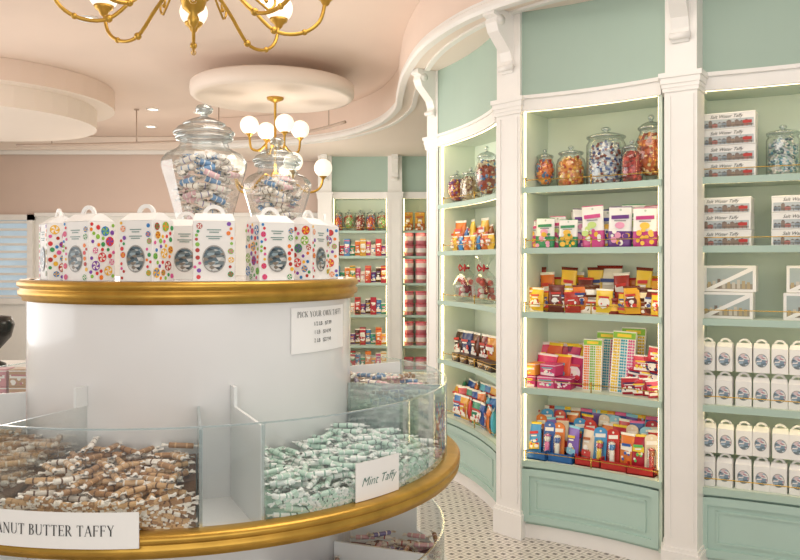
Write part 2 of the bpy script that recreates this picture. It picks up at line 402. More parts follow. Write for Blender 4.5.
F1=Bay((-.935,11.0),(-.165,10.98),sag=.03); F2=Bay((.03,10.98),(.85,10.9),sag=.03)
cabinet(BM,'mint green curved wall shelving stocked with jars and pouches')
cabinet(BR,'mint green curved wall shelving stocked with white taffy boxes')
cabinet(BL,'narrow-looking mint shelving bay beside the white pilaster with corbel')
FS=[.12]+SH
cabinet(F1,'distant mint shelving bay stocked with small colourful sweets',FS,False)
cabinet(F2,'distant mint shelving bay stocked with pink tubs',FS,False)
for b in (BM,BR,BL,F1,F2): struct('wall_upper',MB().prism(b.strip(.0,.04,-.02,1.02),TOP+.06,3.05,MINTW))

def scl(poly,k):
    cx=sum(p[0] for p in poly)/len(poly); cy=sum(p[1] for p in poly)/len(poly)
    out=[]
    for p in poly:
        v=Vector((p[0]-cx,p[1]-cy)); l=v.length; v=v*((l+k)/l); out.append((cx+v.x,cy+v.y))
    return out
def pilaster(poly,face,label):
    c=(sum(p[0] for p in poly)/4,sum(p[1] for p in poly)/4,0)
    root=empty('pilaster',c,label,'column','white pilasters between shelving')
    obj('shaft',MB().prism(poly,.16,TOP-.01,TRIM),c,root)
    a=Vector(poly[0]);b=Vector(poly[1]); t=(b-a).normalized(); nn=Vector((t.y,-t.x)); w=(b-a).length
    fl=MB()
    for q in (.1,.8):
        s0=a+t*w*q; s1=a+t*w*(q+.1); fl.prism([s0,s1,s1+nn*.006,s0+nn*.006],.2,TOP-.06,TRIM)
    obj('moulding',fl,c,root)
    obj('base',MB().prism(scl(poly,.02),0,.14,TRIM).prism(scl(poly,.01),.14,.16,TRIM),c,root)
    obj('capital',MB().prism(scl(poly,.012),TOP-.04,TOP-.02,TRIM).prism(scl(poly,.025),TOP+.0,TOP+.03,TRIM).prism(scl(poly,.018),TOP-.02,TOP,TRIM).prism(scl(poly,.036),TOP+.03,TOP+.055,TRIM),c,root)
    obj('upper_shaft',MB().prism(scl(poly,-.004),TOP+.055,3.05,TRIM),c,root)
    prof=[(0,0),(.03,.0),(.045,.03),(.035,.07),(.05,.12),(.10,.17),(.15,.22),(.17,.27),(.16,.30),(.19,.31),(.19,.345),(0,.345)]
    f=Vector(face).normalized(); s=Vector((-f.y,f.x)); m0=(a+b)/2-f*.02; vs=[];k=len(prof)
    for sg in (-.042,.042):
        for (o,z) in prof: q=m0+f*o+s*sg; vs.append((q.x,q.y,2.703+z))
    fs=[list(range(k)),list(range(k,2*k))[::-1]]+[[i,k+i,k+(i+1)%k,(i+1)%k] for i in range(k)]
    cb=MB().add(vs,fs,TRIM)
    for (o,z,rr) in ((.13,.285,.03),(.04,.03,.018)):
        q=m0+f*o; P=[(q.x-s.x*.05,q.y-s.y*.05,2.703+z),(q.x+s.x*.05,q.y+s.y*.05,2.703+z)]; cb.tube(P,rr,TRIM,12)
    obj('corbel',cb,c,root,label='scrolled white corbel')
pilaster([(.572,4.76),(.693,4.61),(.79,4.79),(.66,4.95)],(-.75,-.66),'white pilaster with scrolled corbel beside curved shelving')
pilaster([(1.345,4.07),(1.475,3.97),(1.56,4.1),(1.40,4.24)],(-.5,-.86),'wide white pilaster between two mint shelving bays')
pilaster([(.205,6.16),(.285,6.05),(.40,6.22),(.28,6.36)],(-.8,-.6),'slim white pilaster with corbel at the end of shelving')
pilaster([(2.36,3.52),(2.52,3.43),(2.6,3.58),(2.44,3.7)],(-.5,-.86),'white pilaster at the end of shelving')
pilaster([(-.17,10.9),(.03,10.9),(.03,11.2),(-.17,11.2)],(0,-1),'distant white pilaster with corbel')
pilaster([(-1.12,10.9),(-.93,10.9),(-.93,11.2),(-1.12,11.2)],(0,-1),'distant white pilaster beside peach wall')

# ---------------------------------------------------------------- counter
CX,CY=-.765,3.0; CT=Matrix.Translation((CX,CY,0)); corg=(CX,CY,0)
ct=empty('round_display_counter',corg,'round white tiered candy counter with gold rims and glass bins','display counter')
TZ=1.54; RD=.578; RG=.94; RZ=.905
obj('drum',MB().lathe([(.001,.0),(RD,.0),(RD,TZ-.06)],96,DRUM,CT).lathe([(RD-.01,TZ-.02),(RD-.01,TZ),(.001,TZ)],96,DRUM,CT,False),corg,ct,label='glossy white drum')
def rimprof(r,z,h): return [(r-.04,z),(r+.005,z),(r+.016,z-.12*h),(r+.016,z-.3*h),(r+.006,z-.38*h),(r+.006,z-.46*h),(r+.014,z-.55*h),(r+.012,z-.75*h),(r+.0,z-.85*h),(r-.0,z-h),(r-.04,z-h)]
obj('gold_rim',MB().lathe(rimprof(.592,TZ,.07),120,GOLD,CT),corg,ct,label='moulded gold rim')
obj('gold_rim',MB().lathe(rimprof(.972,RZ,.062)+[(RD,RZ-.062)],140,GOLD,CT),corg,ct,label='moulded gold rim')
obj('bin_tray',MB().lathe([(RD,RZ-.04),(RG+.03,RZ-.04),(RG+.03,RZ-.002),(RG,RZ-.002),(RG,RZ-.03),(RD,RZ-.03)],96,DRUM,CT,False),corg,ct)
GH=.265
def ring(r,z0,z1,a0=0,a1=360,t=.006):
    q=dict(a0=math.radians(a0),a1=math.radians(a1))
    m=MB().lathe([(r,z0),(r,z1)],110,GLASS,CT,True,**q)
    m.lathe([(r+.001,z1-.004),(r+.001,z1),(r-t,z1),(r-t,z1-.004)],110,EDGE,CT,False,**q)
    for a in (a0,a1):
        a=math.radians(a); c,s=math.cos(a),math.sin(a)
        m.add([(CX+(r-t)*c,CY+(r-t)*s,z0),(CX+(r+.001)*c,CY+(r+.001)*s,z0),(CX+(r+.001)*c,CY+(r+.001)*s,z1),(CX+(r-t)*c,CY+(r-t)*s,z1)],[[0,1,2,3]],EDGE)
        d=Vector((-s,c,0))*.004
        m.add([(CX+r*c,CY+r*s,z0),(CX+r*c+d.x,CY+r*s+d.y,z0),(CX+r*c+d.x,CY+r*s+d.y,z1),(CX+r*c,CY+r*s,z1)],[[0,1,2,3]],EDGE)
    return m
segs=[(-180,-110),(-110,-75),(-75,-65),(-65,-8),(-8,35),(35,90),(90,180)]
for a0,a1 in segs: obj('glass_guard',ring(RG,RZ,RZ+GH,a0+.15,a1-.15),corg,ct,label='curved clear glass panel')
def radial(a,r0,r1,z0,z1,mat,t=.006):
    a=math.radians(a); u=Vector((math.cos(a),math.sin(a))); s=Vector((-u.y,u.x))*t/2; c=Vector((CX,CY))
    return MB().prism([c+u*r0+s,c+u*r1+s,c+u*r1-s,c+u*r0-s],z0,z1,mat)
for a,mat in [(-150,ACRW),(-110,GLASS),(-75,EDGE),(-65,ACRW),(-8,EDGE),(14,GLASS),(35,ACRW),(90,ACRW),(140,ACRW)]:
    obj('divider',radial(a,RD+.002,RG-.008,RZ-.03,RZ+GH-.01,mat,.008),corg,ct,label='white acrylic divider' if mat is ACRW else 'clear acrylic divider')
for a in (-110,-65):
    obj('divider_bracket',radial(a,RD+.001,RD+.05,RZ+GH-.01,RZ+GH+.05,ACRW,.01),corg,ct)
obj('lower_tray',MB().lathe([(RD,.40),(.95,.40),(.95,.46),(.93,.46),(.93,.42),(RD,.42)],96,DRUM,CT,False),corg,ct)
obj('lower_glass_guard',ring(.93,.46,.64),corg,ct,label='curved clear glass panel')
for a in (-150,-100,-52,-22,25,80): obj('divider',radial(a,RD+.002,.92,.42,.63,ACRW,.01),corg,ct,label='white acrylic divider')
obj('plinth',MB().lathe([(.75,0),(.75,.07),(RD,.09)],96,DRUM,CT,False).lathe([(.75,.09),(.8,.35),(.85,.40)],96,DRUM,CT,False),corg,ct)

def bend(mb,vs,fs,mat,a0,r,z0):
    a0=math.radians(a0); out=[]
    for v in vs:
        a=a0+v[0]/r; out.append((CX+r*math.cos(a),CY+r*math.sin(a),z0+v[1]))
    return mb.add(out,fs,mat)
def bcard(w,h,a0,r,z0,mat,t=.002):
    n=16; mb=MB()
    for rr in ((r,) if mat is FILM else (r,r+t)):
        vs=[];fs=[]
        for i in range(n+1):
            x=-w/2+w*i/n; vs+=[(x,0),(x,h)]
        for i in range(n): fs.append([2*i,2*i+2,2*i+3,2*i+1])
        bend(mb,vs,fs,mat,a0,rr,z0)
    return mb
def sign(label,w,h,a0,r,z0,lines,mat=INK,cardmat=CARD):
    a=math.radians(a0); org=(CX+r*math.cos(a),CY+r*math.sin(a),z0)
    root=obj('sign_card',bcard(w,h,a0,r,z0,cardmat),org,label=label,cat='sign')
    m=MB()
    for (s,size,y,kind) in lines:
        vs,fs=serif_geo(s,size) if kind=='serif' else text_geo(s,size,shear=.42 if kind=='script' else 0,off=-.0003 if kind=='script' else 0)
        bend(m,vs,fs,mat,a0,r+.0035,z0+y)
    obj('lettering',m,org,root)
sign('white card lettered peanut butter taffy on the bin glass',.47,.092,-97.3,.992,.879,[('PEANUT BUTTER TAFFY',.027,.033,'serif')])
sign('white card lettered in teal against the bin glass',.185,.112,-42,RG+.004,RZ+.002,[('Mint Taffy',.036,.042,'script')],INKG)
sign('small clear film with teal lettering on the glass',.12,.08,-17,RG+.004,RZ+.03,[('Salt Taffy',.022,.033,'script')],INKG,FILM)
sign('pick your own taffy price notice on the white drum',.30,.15,-30,RD+.002,1.30,[('PICK YOUR OWN TAFFY',.019,.118,'serif'),('1/2 LB   $7.99',.018,.088,''),('1 LB   $14.99',.018,.06,''),('2 LB   $27.99',.018,.032,'')],INK,NOTICE)

# ---------------------------------------------------------------- taffy
def taffy(cols,L=.112,r=.0088):
    prof=[(-.5,1.5),(-.45,1.25),(-.38,.5),(-.345,.32),(-.335,.35),(-.325,.8),(-.31,1),(-.17,1),(-.166,1),(-.13,1),(-.126,1),(.126,1),(.13,1),(.166,1),(.17,1),(.31,1),(.325,.8),(.335,.35),(.345,.32),(.38,.5),(.45,1.25),(.5,1.5)]
    e,b1,b2=cols; mats=[e]*5+[b1,b1]+[b2]*3+[b1]+[b2]*3+[b1,b1]+[e]*5
    n=8; vs=[];fs=[];fm=[]
    for j,(x,k) in enumerate(prof):
        end=abs(x)>.36
        for i in range(n):
            a=2*math.pi*(i+.5)/n
            if end: yy=r*k*.95*math.cos(a); zz=r*.25*math.sin(a)+(.16*r*k if i%2 else -.16*r*k)
            else: yy=r*k*1.05*math.cos(a); zz=r*k*.95*math.sin(a)
            vs.append((x*L,yy,zz+r))
    for j in range(len(prof)-1):
        for i in range(n): fs.append([j*n+i,j*n+(i+1)%n,(j+1)*n+(i+1)%n,(j+1)*n+i]); fm.append(mats[j])
    m=MB(); m.add(vs,fs,e,None,True,fm); return m
TA=M('taffy_tan','CFA97C',.3,var=.1,sc=30); TB=M('taffy_brown','A67D55',.3,var=.1,sc=30); TK=M('taffy_cocoa','66452F',.3,var=.1,sc=30); TW=M('taffy_cream','F4EDE1',.3,var=.04,sc=30)
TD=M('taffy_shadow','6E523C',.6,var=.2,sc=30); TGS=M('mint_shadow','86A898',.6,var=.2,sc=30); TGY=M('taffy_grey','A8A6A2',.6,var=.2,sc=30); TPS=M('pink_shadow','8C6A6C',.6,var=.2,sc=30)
TG=M('taffy_mint','C2DECF',.3,var=.06,sc=30); TGW=M('taffy_mintwhite','F0F5F1',.3,var=.03,sc=30); TGD=M('taffy_teal','86B3A2',.3,var=.06,sc=30); TGG=M('taffy_ink','4F6862',.3,var=.06,sc=30)
TP=M('taffy_pink','E6BCC0',.35,var=.08,sc=30); TV=M('taffy_violet','8A82AA',.35,var=.08,sc=30); TBL=M('taffy_blue','6F99C4',.35,var=.08,sc=30); TR=M('taffy_red','C0605C',.35,var=.08,sc=30)
BROWN=[taffy((WAX,TA,TK)),taffy((WAX,TB,TK)),taffy((WAX,TA,TW)),taffy((WAX,TB,TA)),taffy((WAX,TA,TB)),taffy((WAX,TW,TK))]
GREEN=[taffy((TGW,TG,TGD),.105,.0085),taffy((TGW,TG,TGG),.105,.0085),taffy((TGW,TGW,TG),.105,.0085),taffy((TGW,TG,TGW),.105,.0085),taffy((TGW,TGW,TGD),.105,.0085)]
MIX=[taffy((TW,TV,TW)),taffy((TW,TBL,TW)),taffy((TW,TW,TBL)),taffy((TW,TW,TV)),taffy((TW,TB,TW)),taffy((TW,TP,TW))]
JMX=[taffy((TW,TW,TBL)),taffy((TW,TBL,TW)),taffy((TW,TP,TW)),taffy((TW,TW,TV)),taffy((TW,TW,TP)),taffy((TW,TW,TK))]
PINK=[taffy((TW,TP,TW)),taffy((TW,TV,TW)),taffy((TW,TW,TR)),taffy((WAX,TB,TP))]
SB=[Spec('peanut_butter_taffy',m) for m in BROWN]; SG=[Spec('mint_taffy',m) for m in GREEN]; SM=[Spec('striped_taffy',m) for m in MIX]; SJ=[Spec('blue_and_white_taffy',m) for m in JMX]; SP=[Spec('pink_taffy',m) for m in PINK]
def zsurf(r,a,base=.985,amp=.085,r0=RD,r1=RG):
    k=(r1-r)/(r1-r0)
    return base+amp*k+.012*math.sin(a*9)+.008*math.sin(r*37+a*5)
def fill(a0,a1,specs,raws,n,label,group,base=.985,amp=.085,r1=RG,under=None,under_n=80,floor=RZ-.03):
    a0=math.radians(a0+3); a1=math.radians(a1-3)
    mb=MB(); na,nr=24,6; vs=[];fs=[]
    ra,rb=RD+.004,r1-.016
    for i in range(na+1):
        for j in range(nr+1):
            r=ra+(rb-ra)*j/nr; a=a0-.04+(a1-a0+.08)*i/na; vs.append((CX+r*math.cos(a),CY+r*math.sin(a),zsurf(r,a,base,amp,r1=r1)-.05))
    nn=nr+1
    for i in range(na):
        for j in range(nr): fs.append([i*nn+j,(i+1)*nn+j,(i+1)*nn+j+1,i*nn+j+1])
    b=len(vs); bor=[j for j in range(nn)]+[i*nn+nr for i in range(1,na+1)]+[na*nn+j for j in range(nr-1,-1,-1)]+[i*nn for i in range(na-1,0,-1)]
    for k in bor: vs.append((vs[k][0],vs[k][1],floor+.002))
    m=len(bor)
    for k in range(m): fs.append([bor[k],bor[(k+1)%m],b+(k+1)%m,b+k])
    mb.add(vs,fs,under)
    def pick():
        r=math.sqrt(U((ra+.035)**2,(rb-.05)**2)); a=U(a0+.03,a1-.03); return r,a
    def addc(X):
        src=random.choice(raws); mb.add(src.v,src.f,None,X,False,[src.mats[i] for i in src.mi])
    for k in range(under_n):
        r,a=pick(); addc(Matrix.Translation((CX+r*math.cos(a),CY+r*math.sin(a),zsurf(r,a,base,amp,r1=r1)-.056))@Matrix.Rotation(U(0,6.28),4,'Z')@Matrix.Rotation(U(-.2,.2),4,'Y'))
    for k in range(int(under_n*1.5)):
        a=U(a0,a1); r=rb-.002; z=U(floor+.01,zsurf(r,a,base,amp,r1=r1)-.02)
        addc(Matrix.Translation((CX+r*math.cos(a),CY+r*math.sin(a),z))@Matrix.Rotation(a+math.pi/2,4,'Z')@Matrix.Rotation(U(-.5,.5),4,'Y'))
    obj('taffy_heap',mb,kind='stuff',label='heap of '+label+' in the glass bin',cat='candy')
    for lay,(dz,dm) in enumerate([(-.040,.027),(-.022,.033),(-.003,.046)]):
        pts=[]; tries=0
        while len(pts)<n//3 and tries<4000:
            tries+=1; r,a=pick(); x,y=CX+r*math.cos(a),CY+r*math.sin(a)
            if any((x-p_[0])**2+(y-p_[1])**2<dm*dm for p_ in pts): continue
            pts.append((x,y)); s=random.choice(specs)
            s.place((x,y,zsurf(r,a,base,amp,r1=r1)+dz+U(-.003,.003)),eul=(U(-.2,.2),U(-.1,.1),U(0,6.28)),label='wrapped '+label,cat='candy',group=group)
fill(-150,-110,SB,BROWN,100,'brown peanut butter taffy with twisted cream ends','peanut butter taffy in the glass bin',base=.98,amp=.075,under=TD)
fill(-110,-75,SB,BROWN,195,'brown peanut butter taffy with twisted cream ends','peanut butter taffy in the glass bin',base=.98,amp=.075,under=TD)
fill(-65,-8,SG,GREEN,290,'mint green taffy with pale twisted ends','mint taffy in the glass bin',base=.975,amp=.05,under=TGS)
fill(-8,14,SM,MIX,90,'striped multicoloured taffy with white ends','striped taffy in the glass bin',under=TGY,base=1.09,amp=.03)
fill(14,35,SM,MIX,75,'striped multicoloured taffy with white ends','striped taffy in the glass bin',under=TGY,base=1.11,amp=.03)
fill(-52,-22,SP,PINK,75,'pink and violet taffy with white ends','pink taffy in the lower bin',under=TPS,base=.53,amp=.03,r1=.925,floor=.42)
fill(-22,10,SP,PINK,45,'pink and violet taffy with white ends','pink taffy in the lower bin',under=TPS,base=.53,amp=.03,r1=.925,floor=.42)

# ---------------------------------------------------------------- gable gift boxes
WIN=vorocol('candy_window',['50646E','B9BCBA','6C787A','333F46','83786A','90A4AC','D0CFCC'],62)
WINP=vorocol('pale_candy_window',['7F95A8','D8C6C9','E6E5E2','76838A','BF8F9C','A2B6C8','5F6F7A'],62)
DOTC=['D8393E','EE7F22','F0B92E','3E9A58','DD5A98','7E49AA','2F7FC0','B52B20','8ABF45']
def gable(w=.132,d=.104,h=.195,dots=True,seed=1,sc=1):
    rnd=random.Random(seed); m=MB().box((0,0,h/2),(w,d,h),PAPER,.002)
    hh=.026*sc; hw=.036*sc; rise=.032*sc
    m.add([(-w/2,-d/2,h),(w/2,-d/2,h),(w/2,d/2,h),(-w/2,d/2,h),(-w/2*.9,-.010,h+hh),(w/2*.9,-.010,h+hh),(w/2*.9,.010,h+hh),(-w/2*.9,.010,h+hh)],
          [[0,1,5,4],[1,2,6,5],[2,3,7,6],[3,0,4,7],[4,5,6,7]],PAPER)
    if dots:
        e=.0012
        def scatter(nx,test,P,big,gap,nmax):
            pts=[]
            for _ in range(1600):
                r=big[0] if len(pts)<4 else rnd.choice(big); a,b=rnd.uniform(-.5,.5)*(nx-2*r-.002),rnd.uniform(r+.002,h-r-.002)
                if not test(a,b,r): continue
                if all((a-p[0])**2+(b-p[1])**2>(r+p[2]+gap)**2 for p in pts): pts.append((a,b,r))
                if len(pts)>nmax: break
            for (a,b,r) in pts:
                k=rnd.randrange(len(DOTC)); c=C(DOTC[k]); c2=C(DOTC[(k+rnd.choice([2,4,5]))%len(DOTC)]) if rnd.random()<.5 else C('F7EFE4')
                n=16; ph=rnd.uniform(0,6.28)
                if r>.009:
                    for kk in range(8):
                        cc=c if kk%2 else c2
                        t0=ph+kk*math.pi/4; t1=t0+math.pi/4
                        pl_=[P(a,b,0)]+[P(a+r*q*math.cos(t0-(1-q)*.9),b+r*q*math.sin(t0-(1-q)*.9),0) for q in (.4,.75,1)]+[P(a+r*math.cos((t0+t1)/2),b+r*math.sin((t0+t1)/2),0)]+[P(a+r*q*math.cos(t1-(1-q)*.9),b+r*q*math.sin(t1-(1-q)*.9),0) for q in (1,.75,.4)]
                        m.add(pl_,[list(range(len(pl_)))],cc)
                    for i2 in range(n):
                        t0=2*math.pi*i2/n;t1=2*math.pi*(i2+1)/n
                        m.add([P(a+r*math.cos(t0),b+r*math.sin(t0),1),P(a+r*math.cos(t1),b+r*math.sin(t1),1),P(a+r*.82*math.cos(t1),b+r*.82*math.sin(t1),1),P(a+r*.82*math.cos(t0),b+r*.82*math.sin(t0),1)],[[0,1,2,3]],c)
                else: m.add([P(a+r*math.cos(t),b+r*math.sin(t),0) for t in [2*math.pi*i/12 for i in range(12)]],[list(range(12))],c)
        for sg in (-1,1):
            scatter(d,lambda a,b,r:True,lambda a,b,l,sg=sg:(sg*(w/2+e+l*.0004),a*sg,b),[.016,.012,.008,.010,.006],.003,30)
            scatter(w,lambda a,b,r:abs(a)>w*.5-.022,lambda a,b,l,sg=sg:(-sg*a,sg*(d/2+e+l*.0004),b),[.0095,.007,.005],.003,26)
    win=MB(); zz=h*(.37 if dots else .5); rw=w*(.255 if dots else .34)
    win.disc((0,-d/2-.0012,zz),rw*1.1,C('A9A6A0') if dots else C('A5A4A0'),24,sz=1.2).disc((0,-d/2-.0026,zz),rw,WIN if dots else WINP,24,sz=1.2)
    hd=MB(); N=12; vs=[];fs=[]
    for i in range(N+1):
        t=math.pi*i/N
        for rr,y in ((1,-.004),(.62,-.004),(1,.004),(.62,.004)): vs.append((-hw*rr*math.cos(t),y,h+hh-.003+rise*rr*math.sin(t)))
    for i in range(N):
        b=i*4; fs+=[[b,b+1,b+5,b+4],[b+2,b+6,b+7,b+3],[b,b+4,b+6,b+2],[b+1,b+3,b+7,b+5]]
    hd.add(vs,fs,PAPER)
    kids=[('window',win,'round film window showing wrapped candy'),('handle',hd,'arched paper handle')]
    if dots:
        lg=MB()
        for (ww,z2) in [(.045,.85),(.03,.81),(.05,.74),(.035,.705)]: lg.box((0,-d/2-.001,h*z2),(ww,.001,.0028),C('6F8F86'))
        kids.append(('printed_panel',lg,'small green printed lines'))
    return Spec('gift_box',m,kids)
GB=[gable(seed=i) for i in range(3)]
for i,a in enumerate([-172,-147,-120,-94,-69,-46,-23,2]):
    ar=math.radians(a); off=[0,.05,-.02,-.32,-.14,-.12,.0,.1][i]
    GB[i%3].place((CX+.48*math.cos(ar),CY+.48*math.sin(ar),TZ),ar+math.pi/2+off,.97,
        'white gable box with colourful dots, round window and handle','gift box','dotted gable boxes on the round counter')
GB[2].place((CX+.035,CY-.26,TZ),.1,.93,'white gable box with colourful dots standing behind others','gift box','dotted gable boxes on the round counter')

def bigjar(x,y,z,s,label):
    X=Matrix.Translation((x,y,z))@Matrix.Diagonal((s*1.04,s*1.04,s*.98,1))
    ctl_=[(.05,-.02),(.095,.0),(.1,.012),(.07,.03),(.06,.06),(.072,.10),(.092,.18),(.114,.27),(.138,.36),(.156,.425),(.157,.455),(.135,.485),(.1,.505),(.088,.525),(.086,.54),(.09,.552),(.09,.56)]
    b=[(.001,0)]+[(max(.01,q[0]),max(0,q[1])) for q in catmull(ctl_,4)]
    m=MB().lathe(b,12,JARG,X,False)
    m.lathe([(.086,.538),(.102,.54),(.106,.548),(.102,.556),(.088,.558)],32,JRIM,X).lathe([(.06,.0),(.1,.0),(.104,.008),(.098,.016),(.07,.02)],32,JRIM,X)
    root=obj('candy_jar',m,(x,y,z),label=label,cat='glass jar',loc=(x,y,z))
    obj('lid',MB().lathe([(.09,.56),(.11,.562),(.113,.57),(.104,.578)],32,JRIM,X).lathe([(.104,.578),(.096,.59),(.075,.598)],24,JARG,X,True).lathe([(.075,.598),(.078,.604),(.066,.612)],24,JRIM,X).lathe([(.066,.612),(.045,.622),(.022,.63),(.013,.634)],24,JARG,X).lathe([(.013,.634),(.012,.64),(.028,.648),(.033,.662),(.026,.676),(.001,.684)],20,JRIM,X,True),(x,y,z),root,label='stepped glass lid with finial')
    for lay in range(16):
        zz=.11+.024*lay
        rmax=.03+(zz-.1)*.27 if zz<.40 else (.1 if zz<.46 else .075)
        for j in range(6):
            r=rmax*math.sqrt(U(.3,1)); a=j*6.283/6+U(-.3,.3); q=X@Vector((r*math.cos(a),r*math.sin(a),zz+U(-.01,.01)-.01))
            SJ[random.randrange(6)].place(q,eul=(U(-.3,.3),U(-.4,.4),a+math.pi/2+U(-.4,.4)),sc=(.82*s,1.4*s,1.4*s),label='wrapped blue, white and pink taffy inside the glass jar',cat='candy',group='taffy in the big counter jars')
bigjar(-.739,3.02,TZ,.98,'large faceted glass apothecary jar filled with wrapped taffy')
bigjar(-.495,3.22,TZ,.84,'faceted glass apothecary jar with stepped lid beside larger jar')

# ---------------------------------------------------------------- chandeliers
def chandelier(x,y,z,Rr,n,top,label,R2=None,n2=0,gr=.085,ph=0,zt=None,ph2=.65,scroll=False):
    org=(x,y,top); root=empty('chandelier',org,label,'chandelier')
    X=Matrix.Translation((x,y,0))
    obj('stem',MB().lathe([(.001,top),(.08,top),(.075,top-.02),(.03,top-.04),(.012,top-.05),(.012,z+.42),(.03,z+.4),(.035,z+.37),(.014,z+.34),(.014,z+.12),(.04,z+.1),(.055,z+.05),(.04,z+.0),(.015,z-.02),(.022,z-.04),(.015,z-.06),(.001,z-.075)],20,GOLD,X),org,root,label='gold stem with turned hub')
    c=Vector((x,y,0))
    def arms(R,nn,z0,dip,zc,ph,g):
        for k in range(nn):
            a=ph+2*math.pi*k/nn; u=Vector((math.cos(a),math.sin(a),0))
            P=[(.03,z0),(.12*R/.5,z0+.05),(.2*R/.5,z0+.0),(.30*R/.5,z0-dip),(.40*R/.5,z0-dip-.005),(.475*R/.5,z0-dip*.5),(R,zc)]
            pp=[(P[0][0]*2-P[1][0],P[0][1])]+P+[(R,zc+.05)]
            cv=catmull(pp,5); pts=[c+u*q[0]+Vector((0,0,q[1])) for q in cv]
            am=MB().tube(pts,.0075 if y<5 else .011,GOLD,8)
            k2=len(pts)//2; am.ball(pts[k2],.015,GOLD,10,6); am.ball(pts[k2+6],.012,GOLD,10,6)
            e=c+u*R+Vector((0,0,zc)); o=(e.x,e.y,e.z)
            ar=obj('arm',am,o,root,label='curved gold arm')
            T=Matrix.Translation(e)
            obj('cup',MB().lathe([(.008,-.03),(.014,-.025),(.02,-.012),(.036,0),(.04,.012),(.03,.014)],16,GOLD,T),o,ar,label='gold cup')
            obj('globe',MB().ball((e.x,e.y,e.z+g*.95),g,GLOBE,24,14),o,ar,label='glowing opal glass globe')
    arms(Rr,n,z+.03,.09,z+.08,ph,gr)
    if R2: arms(R2,n2,z+.36,.05,zt,ph2,gr)
    if scroll:
        for k in range(n):
            a=ph+math.pi/n+2*math.pi*k/n; u=Vector((math.cos(a),math.sin(a),0)); P=[(.03,z+.14)]
            for i in range(5): P.append((.05+.05*i,z+.14+.03*math.sin(i*.8)-.012*i))
            for i in range(12):
                t=i/11*5.6; rr=.042*(1-i/15); P.append((.31+rr*math.sin(t)*1.0,z+.055+.0-rr*math.cos(t)+.042))
            pts=[c+u*q[0]+Vector((0,0,q[1])) for q in P]
            obj('scroll',MB().tube(pts,.005,GOLD,7).ball(pts[-1],.009,GOLD,8,5),(x,y,z),root,label='thin gold scroll')
chandelier(-.775,3.0,2.55,.50,8,3.39,'large gold chandelier with curved arms above the counter',R2=.28,n2=6,gr=.06,ph=.25,zt=3.0,scroll=True)
chandelier(-1.17,7.5,2.33,.45,5,3.14,'gold two-tier chandelier with opal glass globes under ceiling disc',R2=.25,n2=4,gr=.086,ph=.2,zt=2.78,ph2=.5)

# ---------------------------------------------------------------- products
cache={}
def G(h): return M('gloss_'+h,h,.2,var=.04)
def art(mb,w,h,y,cols,seed,lo=.06,hi=.94,bg=True,blobs=7):
    rnd=random.Random(seed); k=0
    def yy():
        nonlocal k; k+=1; return y-.0004*k
    if bg: mb.rect(-w*.45,w*.45,h*lo,h*hi,yy(),C(cols[0]))
    H_=h*(hi-lo); z0=h*lo; st=rnd.randrange(3)
    if st==0: mb.rect(-w*.45,w*.45,z0,z0+H_*rnd.uniform(.2,.35),yy(),C(cols[1]),sk=H_*rnd.uniform(-.06,.08))
    elif st==1: mb.disc((0,yy(),z0+H_*.42),min(w*.42,H_*.36),C(cols[1]),18)
    else: mb.rect(-w*.45,w*.45,z0+H_*.55,z0+H_*.8,yy(),C(cols[1]),sk=H_*rnd.uniform(-.08,.08))
    for _ in range(blobs):
        r=min(w,H_)*rnd.uniform(.06,.15); mb.disc((rnd.uniform(-.3,.3)*w,yy(),z0+H_*rnd.uniform(.14,.5)),r,C(rnd.choice(cols[2:])),10,sx=rnd.uniform(.7,1.4))
    mb.rect(-w*.36,w*.36,z0+H_*.72,z0+H_*.84,yy(),C(cols[2]),sk=H_*rnd.uniform(-.03,.05))
    mb.rect(-w*.25,w*.25,z0+H_*.61,z0+H_*.68,yy(),C(cols[3]),sk=H_*.02)
    return mb
def pouch(top,bot,acc,w=.12,h=.21,t=.05,seed=0):
    k=('pouch',top,bot,acc,w,h,t,seed)
    if k in cache: return cache[k]
    a,b=G(top),G(bot)
    rows=[(0,w*.80,t*.9),(h*.02,w*.93,t*1.1),(h*.1,w*.98,t*1.15),(h*.24,w*1.0,t*1.05),(h*.4,w*.99,t*.88),(h*.55,w*.97,t*.68),(h*.7,w*.96,t*.42),(h*.84,w*.975,t*.14),(h*.87,w*.98,t*.07),(h*.98,w*.98,t*.05),(h,w*.95,t*.05)]
    m=MB().loft(rows,b,[b,b,b,b,a,a,a,a,a,b],e=2.8)
    rnd=random.Random(seed); lb=MB()
    f=lambda z:-t/2*(1.15 if z<.15 else 1.15-.8*(z-.15)/.6)-.0015
    for j in range(12):
        z=rnd.uniform(.08,.46); lb.disc((rnd.uniform(-.34,.34)*w,f(z-.06)-.0005*j,h*z),w*rnd.uniform(.06,.13),C(rnd.choice([acc,'F4F1EA',bot,acc,'E9B93C'])),9,sx=rnd.uniform(.8,1.3))
    lb.disc((0,f(.45)-.005,h*.54),w*.2,C(acc),14,sz=.7)
    lb.rect(-w*.36,w*.36,h*.69,h*.78,f(.6)-.001,C(bot),sk=.004).rect(-w*.24,w*.24,h*.64,h*.665,f(.58)-.001,C('8A8A90')).disc((0,-t*.06,h*.92),w*.05,C('B8C8BC'),10)
    cache[k]=Spec('candy_pouch',m,[('printed_label',lb,None)]); return cache[k]
